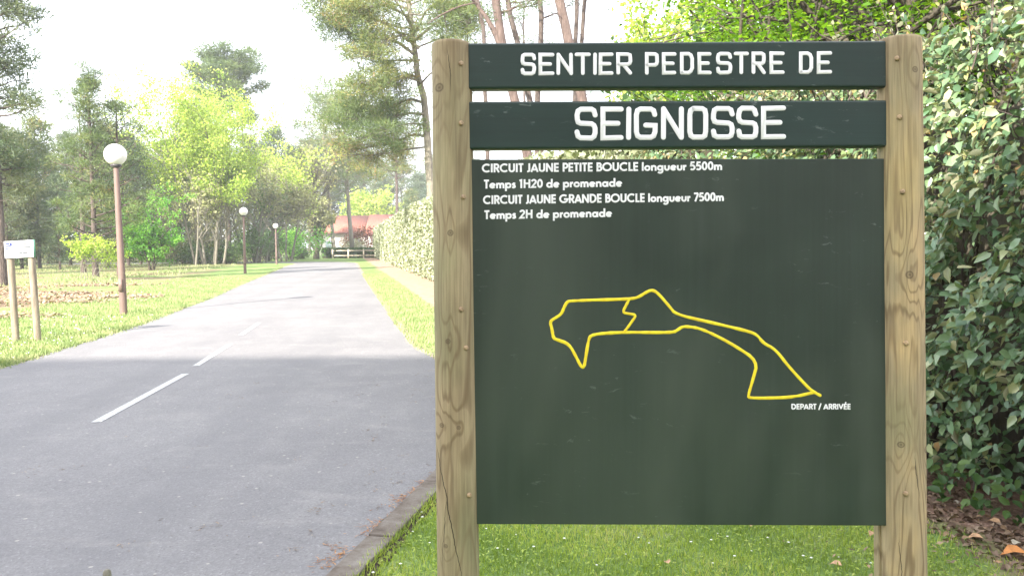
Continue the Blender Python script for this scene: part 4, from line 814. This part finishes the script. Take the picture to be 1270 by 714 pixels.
# ------------------------------------------------------------------ the hedges on the right
# leaf with a midrib fold and drooping tip
LT = np.array([(0, 0, 0), (-.26, .28, .05), (0, .28, -.03), (.26, .28, .05), (-.25, .64, .04), (0, .64, -.05), (.25, .64, .04), (0, 1, -.16)]); LTF = [(0, 2, 1), (0, 3, 2), (1, 2, 5), (1, 5, 4), (2, 3, 6), (2, 6, 5), (4, 5, 7), (5, 6, 7)]
LF2 = [(0, -.1, 0), (-.22, .4, .03), (0, 1, -.05), (.22, .4, .03)]
rng = np.random.default_rng(21)
HN = unit(np.array([-1, -.203, 0]))
def facepos(y, z, dep, amp):
    bump_ = amp*(np.sin(y*2.1+z*1.3)+np.sin(y*4.7-z*3.1+1)+.7*np.sin(z*5.3+y*1.1)+.6*np.sin(y*9.1+z*7.7))*.4
    x = hx(y)+bump_+dep
    return np.stack([x, y, z], 1)
shrub = empty('silvery_shrub', (3.2, 5, 0), label='tall dense silvery leaved shrub right of the sign, large leathery leaves', cat='shrub'); base = np.array([3.2, 5, 0])
Y0, Y1 = 2.9, 10.2
def topz(y): return np.interp(y, [2.5, 3.9, 4.35, 4.75, 6, 8, 12], [3.6, 3.45, 3.2, 2.92, 2.9, 2.98, 3.05])
def shrubleaves(N_, deep=.16, sz=(.052, .092)):
    y = rng.uniform(Y0, Y1, N_)+0; w_ = np.clip(1.35-(y-4)*.12, .35, 1.4); y = y[rng.random(N_) < w_]; n_ = len(y)
    z = .14+(topz(y)-.14)*rng.random(n_)**.92; dep = rng.exponential(deep, n_)-.12
    dep += np.clip(.5-z, 0, .5)*.5                                   # hollow at the foot
    dep += np.clip(z-topz(y)+.45, 0, .5)**1*.8*rng.random(n_)
    gapn = np.sin(y*7.3+2*np.sin(z*3.9))+np.sin(z*6.1+1.5*np.sin(y*5.2)); dep += np.where(gapn > .95, .38, 0)
    P = facepos(y, z, dep, .13); nn = rng.normal(size=(n_, 3))*.75+HN*.75+np.array([0, 0, .75])
    t = unit(rng.normal(size=(n_, 3))*.6+HN*.8+np.array([0, 0, -.55])); Rm = frames(nn, rng)
    y_ = unit(t-np.sum(t*Rm[..., 2], 1)[:, None]*Rm[..., 2]); x_ = np.cross(y_, Rm[..., 2]); Rm = np.stack([x_, y_, Rm[..., 2]], -1)
    s_ = rng.uniform(*sz, n_); s_ = np.where(rng.random(n_) < .3, s_*.6, s_)
    tint = np.clip(rng.beta(2, 3, n_)*.75+.12*(z > 2.1)*rng.random(n_)+np.where((z > 1.9) & (s_ < .06), .32, 0)+np.where(rng.random(n_) < .05, .4, 0), .01, .99)
    return P, Rm, s_, tint
P, Rm, s_, ti = shrubleaves(30000)
cd = P-np.array([0, 0, EYE]); dist = np.linalg.norm(cd, axis=1)
v_ = (np.array(CM.to_3x3()).T @ cd.T).T; uu = v_[:, 0]/-v_[:, 2]*F+635; vv_ = -v_[:, 1]/-v_[:, 2]*F+357
outer = P[:, 0]-hx(P[:, 1])
vis = (uu > 1152) & (uu < 1268) & (vv_ > 2) & (vv_ < 660) & (outer < .06)
order = np.argsort(np.where(vis, -s_/dist, 1)); pick = order[:300]; rest = np.ones(len(P), bool); rest[pick] = False
mb = MB(); scatter(mb, LT, LTF, P[rest]-base, Rm[rest], s_[rest], ti[rest]); mb.build('foliage', M['shrub'], shrub, kind='stuff')
lms = []
for k in range(4):
    T2 = LT.copy(); T2[:, 2] *= (1, 1.8, .3, 2.4)[k]; T2[:, 0] *= (1, .85, 1.15, 1)[k]; lm = MB(); lm.add(T2, LTF); lms.append(lm.mesh('leaf', M['leaf1']))
for c_, i in enumerate(pick):
    o = link('leaf', lms[c_ % 4], shrub); o.matrix_local = Matrix.Translation(P[i]-base) @ Matrix(Rm[i].tolist()).to_4x4() @ Matrix.Scale(float(s_[i])*1.12, 4)
# upright shoots with small pale leaves along the top
mb = MB(); sm_ = MB()
for k in range(190):
    y = rng.uniform(3.3, 9.5); x = hx(y)+rng.uniform(-.1, .5); z0 = topz(y)-.35; L = rng.uniform(.25, .62); d = unit(np.array([rng.normal()*.3-.15, rng.normal()*.3, 1])); pts = np.array([np.array([x, y, z0])+d*L*t+np.array([-.06, 0, 0])*t*t for t in np.linspace(0, 1, 5)])
    tube(sm_, pts-base, np.linspace(.006, .002, 5), 4, cap=False); n_ = int(L*34); tt = rng.random(n_); PP = np.array([interp3(pts, t) for t in tt])
    t_ = unit(rng.normal(size=(n_, 3))+np.array([0, 0, .7])); x_ = unit(np.cross(t_, rng.normal(size=(n_, 3)))); scatter(mb, LT, LTF, PP-base, np.stack([x_, t_, np.cross(x_, t_)], -1), rng.uniform(.03, .06, n_), rng.uniform(.62, .97, n_))
mb.build('shoot_leaves', M['shrub'], shrub, kind='stuff')
for k in range(60):       # woody stems inside
    y = rng.uniform(3.2, 10); x = hx(y)+rng.uniform(.18, .6); h_ = rng.uniform(1.2, 2.7); a = rng.normal(size=2)*.22
    pts = [np.array([x+a[0]*t*h_*.5+.05*math.sin(5*t+k), y+a[1]*t*h_+.05*math.cos(4*t+k), h_*t-.03]) for t in np.linspace(0, 1, 8)]; tube(sm_, np.array(pts)-base, np.linspace(rng.uniform(.012, .03), .005, 8), 6, cap=False)
for k in range(150):      # fine brown twigs breaking through the leaves
    y = rng.uniform(3.4, 8); z = rng.uniform(.35, 2.9); p0 = facepos(np.array([y]), np.array([z]), np.array([.14]), .13)[0]; d = unit(HN*.8+rng.normal(size=3)*.5+np.array([0, 0, .6])); L = rng.uniform(.15, .4)
    tube(sm_, np.array([p0, p0+d*L*.5+rng.normal(size=3)*.02, p0+d*L])-base, [.004, .003, .0012], 4, cap=False)
sm_.build('branches', M['bark'], shrub, smooth=True)
def hedgecore(par, b_, ya, yb, off, zt_, name='branches'):
    mb = MB(); ys_ = np.linspace(ya, yb, 12)
    v = [];
    for y in ys_:
        for (dx, z) in ((off, .0), (off, zt_(y)), (off+.7, zt_(y)), (off+.7, 0)): v.append((hx(y)+dx-b_[0], y-b_[1], z))
    f = [(4*i+k, 4*i+(k+1) % 4, 4*i+4+(k+1) % 4, 4*i+4+k) for i in range(11) for k in range(4)]+[(0, 1, 2, 3), (47, 46, 45, 44)]
    mb.add(v, f); return mb.build(name, M['bark_dark'], par)
hedgecore(shrub, base, 3.1, 10.2, .62, lambda y: topz(y)-.5, 'inner_branches')
# ivy and seedlings at the shrub's foot
iv = MB(); n_ = 260; y = rng.uniform(3.6, 5.6, n_); P2 = facepos(y, rng.uniform(.02, .3, n_), rng.uniform(-.18, .1, n_), .1)
scatter(iv, LT, LTF, P2, frames(rng.normal(size=(n_, 3))*.6+np.array([-.4, -.5, 1]), rng), rng.uniform(.05, .09, n_), rng.random(n_)); tag(iv.build('ivy', M['bush']), 'low green ivy at the foot of the silvery shrub', 'ivy', None, 'stuff')
# clipped hedge running away along the road
hedge = empty('clipped_hedge', (hx(30), 30, 0), label='long tall clipped hedge with pale mottled leaves along the right of the road', cat='hedge'); hb = np.array([float(hx(30)), 30, 0])
def htop(y): return np.interp(y, [9, 12, 25, 45, 112], [3.0, 3.05, 3.4, 3.75, 3.8])
segs = [(9.7, 20, 520, .085), (20, 42, 260, .095), (42, 75, 300, .125), (75, 111, 170, .17)]
mb = MB()
for ya, yb, den, sz in segs:
    n_ = int(den*(yb-ya)*3.6); y = rng.uniform(ya, yb, n_); tp = htop(y); top = rng.random(n_) < .22
    z = np.where(top, tp+rng.normal(size=n_)*.05, .08+tp*rng.random(n_)); dep = np.where(top, rng.uniform(0, 1.2, n_), np.abs(rng.normal(size=n_))*.13-.05)
    P2 = facepos(y, z, dep, .05); P2[:, 2] += .05*np.sin(y*1.7)
    nn = rng.normal(size=(n_, 3))*.6+np.where(top[:, None], np.array([0, 0, 1.]), HN)
    scatter(mb, LEAF4, LF4, P2-hb, frames(nn, rng), rng.uniform(.7, 1.3, n_)*sz*1.2, np.clip(rng.beta(2.2, 2, n_), 0, .99))
n_ = 700; P2 = np.stack([hx(111)+rng.uniform(0, 1.3, n_), 111+rng.normal(size=n_)*.1, rng.uniform(0, 3.8, n_)], 1); scatter(mb, LEAF4, LF4, P2-hb, frames(rng.normal(size=(n_, 3)), rng), np.full(n_, .28), rng.random(n_))
mb.build('foliage', M['hedge'], hedge, kind='stuff'); hedgecore(hedge, hb, 9.9, 110.9, .16, lambda y: htop(y)-.12, 'inner_branches')

# ------------------------------------------------------------------ grass, litter, flowers
def blades(name, P, h, w_, mat, label=None, cat='grass', par=None, lean=.5, fine=True):
    n_ = len(P); mb = MB(); az = rng.uniform(0, 6.28, n_); ln = rng.random(n_)*lean; t = unit(np.stack([np.cos(az)*ln, np.sin(az)*ln, np.ones(n_)], 1)); a2 = rng.uniform(0, 6.28, n_)
    x = unit(np.cross(t, np.stack([np.cos(a2), np.sin(a2), .2*np.ones(n_)], 1))); Rm = np.stack([x, t, np.cross(x, t)], -1); s_ = rng.uniform(.5, 1.3, n_)
    tv = [(-.5, 0, 0), (.5, 0, 0), (.4, .55, .06), (0, 1, .22), (-.4, .55, .06)] if fine else NEED; tf = [(0, 1, 2, 4), (4, 2, 3, 3)] if fine else NF
    sc_ = np.stack([w_*np.ones(n_), h*s_, h*s_], 1)
    patchn = .5+.3*np.sin(P[:, 0]*3.7+2*np.sin(P[:, 1]*2.9))+.25*np.sin(P[:, 1]*6.1+2*np.sin(P[:, 0]*4.3)); ti_ = np.clip(patchn*.7+rng.normal(size=n_)*.2, .01, .99)
    if fine:
        scatter(mb, tv, [(0, 1, 2, 4)], P, Rm, sc_, ti_); scatter(mb, tv, [(4, 2, 3)], P, Rm, sc_, ti_)
    else: scatter(mb, tv, tf, P, Rm, sc_, ti_)
    return tag(mb.build(name, M[mat]), label, cat, None, 'stuff')
def area(n_, ya, yb, fa, fb):
    y = rng.uniform(ya, yb, n_); a, b_ = fa(y), fb(y); return np.stack([a+(b_-a)*rng.random(n_), y, np.zeros(n_)], 1)
kx = lambda y: np.interp(y, pts_k[:, 1], pts_k[:, 0])
pts_k = pts if False else np.stack([ks, yy], 1)
ge = lambda y: np.where(y < 8.6, kx(y)+.17, xr(y)+.0)
Pn = area(42000, 3.2, 5.6, ge, lambda y: hx(y)-.35); Pn = Pn[rng.random(len(Pn)) < np.clip((hx(Pn[:, 1])-.35-Pn[:, 0])/.55, .04, 1)]
blades('lawn_grass', Pn, .036, .0045, 'grass', 'short green lawn grass with clover under the big sign', 'grass', None, .8)
Pn = area(16000, 5.6, 11, ge, lambda y: hx(y)-.5); blades('verge_grass', Pn, .065, .009, 'grass', 'grass of the right verge beyond the big sign', 'grass', None, .8)
ye2 = rng.uniform(2.6, 8.6, 2600); Pn = np.stack([kx(ye2)+.125+rng.normal(size=2600)*.018, ye2, np.full(2600, .0)], 1); blades('edge_grass', Pn, .055, .005, 'grass', 'ragged grass leaning over the kerb edge', 'grass', None, 1.4)
mk_ = MB(); yk = np.arange(2.0, 8.6, .05); wk = .16+.05*rng.random(len(yk)); v = np.stack([np.stack([kx(yk)+.09, yk, np.full(len(yk), .004)], 1), np.stack([kx(yk)+wk, yk, np.full(len(yk), .004)], 1)], 1).reshape(-1, 3); k_ = np.arange(len(yk)-1); mk_.add(v, np.stack([2*k_, 2*k_+1, 2*k_+3, 2*k_+2], 1)); mk_.build('soil_edge', plain('damp_soil', (.05, .038, .028), .95, .2, .3, 30), kind='structure')
# clover-like round leaves in the near lawn
n_ = 11000; Pc = area(n_, 3.2, 5.4, ge, lambda y: hx(y)-.6); Pc[:, 2] = rng.uniform(.008, .035, n_); mb = MB()
scatter(mb, LF2, LF4, Pc, frames(rng.normal(size=(n_, 3))*.35+np.array([0, 0, 1]), rng), rng.uniform(.012, .026, n_), rng.uniform(.1, .8, n_)); tag(mb.build('clover', M['grass']), 'small clover leaves mixed into the lawn by the kerb', 'clover', None, 'stuff')
Pn = area(17000, 10.5, 45, lambda y: xr(y)+0, lambda y: np.minimum(hx(y)-1.5, xr(y)+1.3)+.0); blades('verge_grass', Pn, .085, .02, 'grass_far', 'sunlit grass strip between the road and the clipped hedge', 'grass', None, .8, False)
y = 9+36*rng.random(60000)**1.7; Pn = np.stack([xl(y)-.02-rng.random(60000)**1.6*4.2, y, np.zeros(60000)], 1); blades('verge_grass', Pn, .075, .022, 'grass_far', 'sunlit grass verge along the left of the road', 'grass', None, .8, False)
y = 20+60*rng.random(26000); Pn = np.stack([xl(y)-5-rng.random(26000)*32, y, np.zeros(26000)], 1); Pn = Pn[np.sin(Pn[:, 0]*.5+np.sin(Pn[:, 1]*.3))+np.sin(Pn[:, 1]*.55+1) > -.2]; blades('woodland_grass', Pn, .16, .05, 'grass_far', 'longer grass on the floor of the left wood', 'grass', None, .8, False)
# dry brown leaves lying in long patches on the left verge
n_ = 9000; k_ = rng.integers(0, 14, n_); cxs = rng.uniform(-13, -2.2, 14); cys = rng.uniform(16.5, 34, 14); P2 = np.stack([cxs[k_]+rng.normal(size=n_)*1.3, cys[k_]+rng.normal(size=n_)*.35, rng.uniform(.02, .08, n_)], 1); P2[:, 0] += xl(P2[:, 1]); P2 = P2[P2[:, 0] < xl(P2[:, 1])-1.6]; mb = MB(); n_ = len(P2)
scatter(mb, LEAF4, LF4, P2, frames(rng.normal(size=(n_, 3))*.35+np.array([0, -.2, 1]), rng), rng.uniform(.06, .14, n_), rng.beta(3, 2, n_)); tag(mb.build('leaf_litter', M['litter']), 'patches of dry brown leaves on the grass under the left trees', 'leaf litter', None, 'stuff')
# fringe of grass leaning over the road edges
y = rng.uniform(8.8, 60, 5000); Pn = np.stack([xl(y)+rng.normal(size=5000)*.05, y, np.full(5000, .01)], 1); blades('edge_grass', Pn, .07, .02, 'grass_far', 'ragged grass along the left road edge', 'grass', None, 1.2, False)
# white clover heads on the left verge
n_ = 300; y = 9.3+9*rng.random(n_)**1.4; P2 = np.stack([xl(y)-.15-rng.random(n_)*2.2, y, np.full(n_, .06)], 1); mb = MB(); scatter(mb, LEAF4, LF4, P2, frames(rng.normal(size=(n_, 3))*.5+np.array([0, -.6, 1]), rng), rng.uniform(.015, .03, n_), rng.random(n_)); tag(mb.build('white_flowers', M['white']), 'tiny white flowers scattered over the left verge', 'flowers', None, 'stuff')
# daisies in the near lawn
dm = MB(); k8 = [(math.cos(a)*.009, math.sin(a)*.009, .045) for a in np.arange(8)*math.pi/4]; dm.add(k8+[(0, 0, .05)], [(i, (i+1) % 8, 8) for i in range(8)]); dm = dm.mesh('petals', M['white'])
sm2 = MB(); tube(sm2, [(0, 0, 0), (.002, 0, .044)], .0012, 4); sm2 = sm2.mesh('stem', M['grass'])
drng = random.Random(3)
DP = [(603, 654), (617, 679), (630, 678), (662, 678), (776, 685), (792, 665), (805, 672), (816, 684), (857, 672), (882, 669), (890, 658), (902, 664), (932, 680), (952, 665), (911, 690), (996, 690), (1006, 692), (978, 673), (1040, 688), (1080, 696), (884, 697), (523, 632), (512, 657), (533, 672), (497, 700), (463, 711), (524, 641), (640, 660), (700, 668), (740, 700)]
for px, py in DP:
    g_ = G(px, py+8); o = empty('daisy', (g_[0], g_[1], 0), drng.uniform(0, 6), label='tiny white daisy in the short lawn below the big sign', cat='flower', group='daisies in the lawn'); s_ = drng.uniform(.5, .9); o.scale = (s_,)*3
    link('petals', dm, o); link('stem', sm2, o)
# dead leaves under the shrub
n_ = 5200; y = rng.uniform(2.9, 10.5, n_); P2 = np.stack([hx(y)-.55+rng.gamma(2.2, .2, n_), y, rng.uniform(.004, .03, n_)], 1); mb = MB()
scatter(mb, LT[:, [0, 1, 2]]*np.array([1, 1, 2.2]), LTF, P2, frames(rng.normal(size=(n_, 3))*.35+np.array([0, 0, 1]), rng), rng.uniform(.018, .06, n_), rng.beta(2, 2.6, n_)); tag(mb.build('leaf_litter', M['litter']), 'brown leaf litter on the soil under the silvery shrub', 'leaf litter', None, 'stuff')
n_ = 900; y = rng.uniform(3.2, 8, n_); P2 = np.stack([hx(y)-.5-rng.exponential(.3, n_), y, rng.uniform(.01, .04, n_)], 1); mb = MB(); scatter(mb, LF2, LF4, P2, frames(rng.normal(size=(n_, 3))*.4+np.array([0, 0, 1]), rng), rng.uniform(.01, .04, n_), rng.random(n_)); tag(mb.build('leaf_litter', M['litter']), 'scattered dry leaf bits where the lawn meets the litter', 'leaf litter', None, 'stuff')
M['orangeleaf'] = plain('orange_dead_leaf', (.52, .22, .07), .6, .4, .25, 40, bump=.4); M['tanleaf'] = plain('tan_dead_leaf', (.42, .26, .15), .7, .3, .25, 40); M['paleleaf'] = plain('pale_dead_leaf', (.42, .38, .3), .7, .3, .2, 40)
T3 = LT.copy(); T3[:, 2] *= 2; T3[:, 0] *= 1.35; T3[:, 1] -= .5; T3[:, 2] += .12
for px, py, s_, rz, mt, lab in [(1257, 690, .115, 1.4, 'orangeleaf', 'large bright orange fallen leaf at the lower right edge'), (1209, 671, .075, 1.1, 'tanleaf', 'pinkish brown fallen leaf left of the large orange one'), (1232, 651, .075, .6, 'tanleaf', 'curled tan fallen leaf close under the shrub'), (1259, 678, .06, 2, 'paleleaf', 'pale grey fallen leaf just above the orange one'), (1184, 627, .055, .3, 'paleleaf', 'small pale fallen leaf beside the right post'), (1081, 668, .05, 2.4, 'tanleaf', 'tan fallen leaf in the lawn left of the right post'), (1036, 707, .06, .9, 'tanleaf', 'brown fallen leaf in the lawn at the bottom edge'), (827, 704, .045, .2, 'tanleaf', 'small rounded dead leaf in the middle of the lawn strip'), (935, 657, .05, 1.8, 'tanleaf', 'dead leaf in the lawn close under the panel')]:
    g_ = G(px, py); mb = MB(); mb.add(T3*s_, LTF); o = mb.build('fallen_leaf', M[mt], label=lab, cat='leaf'); o.location = (g_[0], g_[1], .03 if px < 1150 else .02); o.rotation_euler = (R(8), R(-6), rz)
# orange pine-needle drifts along the kerb and debris on the asphalt
def debris(mb, cx, cy, rx, ry, ang, n_, sl=(.02, .05)):
    a = rng.normal(size=(n_, 2))*np.array([rx, ry]); c_, s_ = math.cos(ang), math.sin(ang); x = cx+a[:, 0]*c_-a[:, 1]*s_; y = cy+a[:, 0]*s_+a[:, 1]*c_
    u = np.clip((x-xl(y))/(xr(y)-xl(y)), 0, 1); P2 = np.stack([x, y, .014+.05*(.25-(u-.5)**2)+rng.uniform(.002, .007, n_)], 1)
    sc_ = np.stack([rng.uniform(.0025, .006, n_), rng.uniform(*sl, n_), np.ones(n_)*.02], 1); scatter(mb, LEAF4, LF4, P2, frames(np.array([0, 0, 1.])+rng.normal(size=(n_, 3))*.15, rng), sc_, rng.random(n_))
for px, py, rx, ry, n_, lab in [(417, 694, .035, .08, 90, 'orange pine needle drift nearest the bottom of the kerb'), (467, 655, .035, .1, 110, 'longer orange needle drift halfway along the kerb'), (497, 621, .03, .08, 60, 'small orange needle drift further up the kerb'), (413, 680, .03, .03, 12, 'few orange needles beside the lowest drift'), (520, 607, .02, .16, 120, 'thin rusty needles trailing up the kerb behind the post')]:
    g_ = G(px, py); mb = MB(); debris(mb, g_[0], g_[1], rx, ry, -.25, n_); tag(mb.build('needle_drift', M['needles']), lab, 'pine needles', None, 'stuff')
mb = MB()
for k in range(90):
    y = rng.uniform(2.6, 10)**1.0; x = xr(y)-rng.exponential(.8)-.03
    if x > xl(y): debris(mb, x, y, .03, .02, rng.uniform(0, 3), int(rng.integers(2, 9)), (.01, .045))
tag(mb.build('road_debris', M['litter']), 'bits of twig and leaf lying on the asphalt', 'debris', None, 'stuff')
mb = MB(); n_ = 500; y = rng.uniform(2.4, 9.5, n_); x = xl(y)+(xr(y)-xl(y))*rng.random(n_)**.7; P2 = np.stack([x, y, road_z(x, y)+.002], 1); scatter(mb, LF2, LF4, P2, frames(rng.normal(size=(n_, 3))*.2+np.array([0, 0, 1]), rng), rng.uniform(.004, .016, n_), rng.uniform(.2, 1, n_)); tag(mb.build('road_debris', M['litter']), 'tiny pale specks of grit and petals on the asphalt', 'debris', None, 'stuff')

# ------------------------------------------------------------------ thin pale air
hz_ = MB(); box(hz_, -405, 405, -205, 605, -1.2, 36); hm = bpy.data.materials.new('haze'); hm.use_nodes = True; t_ = hm.node_tree; t_.nodes.clear()
ho = t_.nodes.new('ShaderNodeOutputMaterial'); hv = t_.nodes.new('ShaderNodeVolumePrincipled'); hv.inputs['Color'].default_value = (.93, .95, 1, 1); hv.inputs['Density'].default_value = .0009; hv.inputs['Anisotropy'].default_value = .2
t_.links.new(hv.outputs[0], ho.inputs['Volume']); hz_.build('haze', hm, kind='stuff')
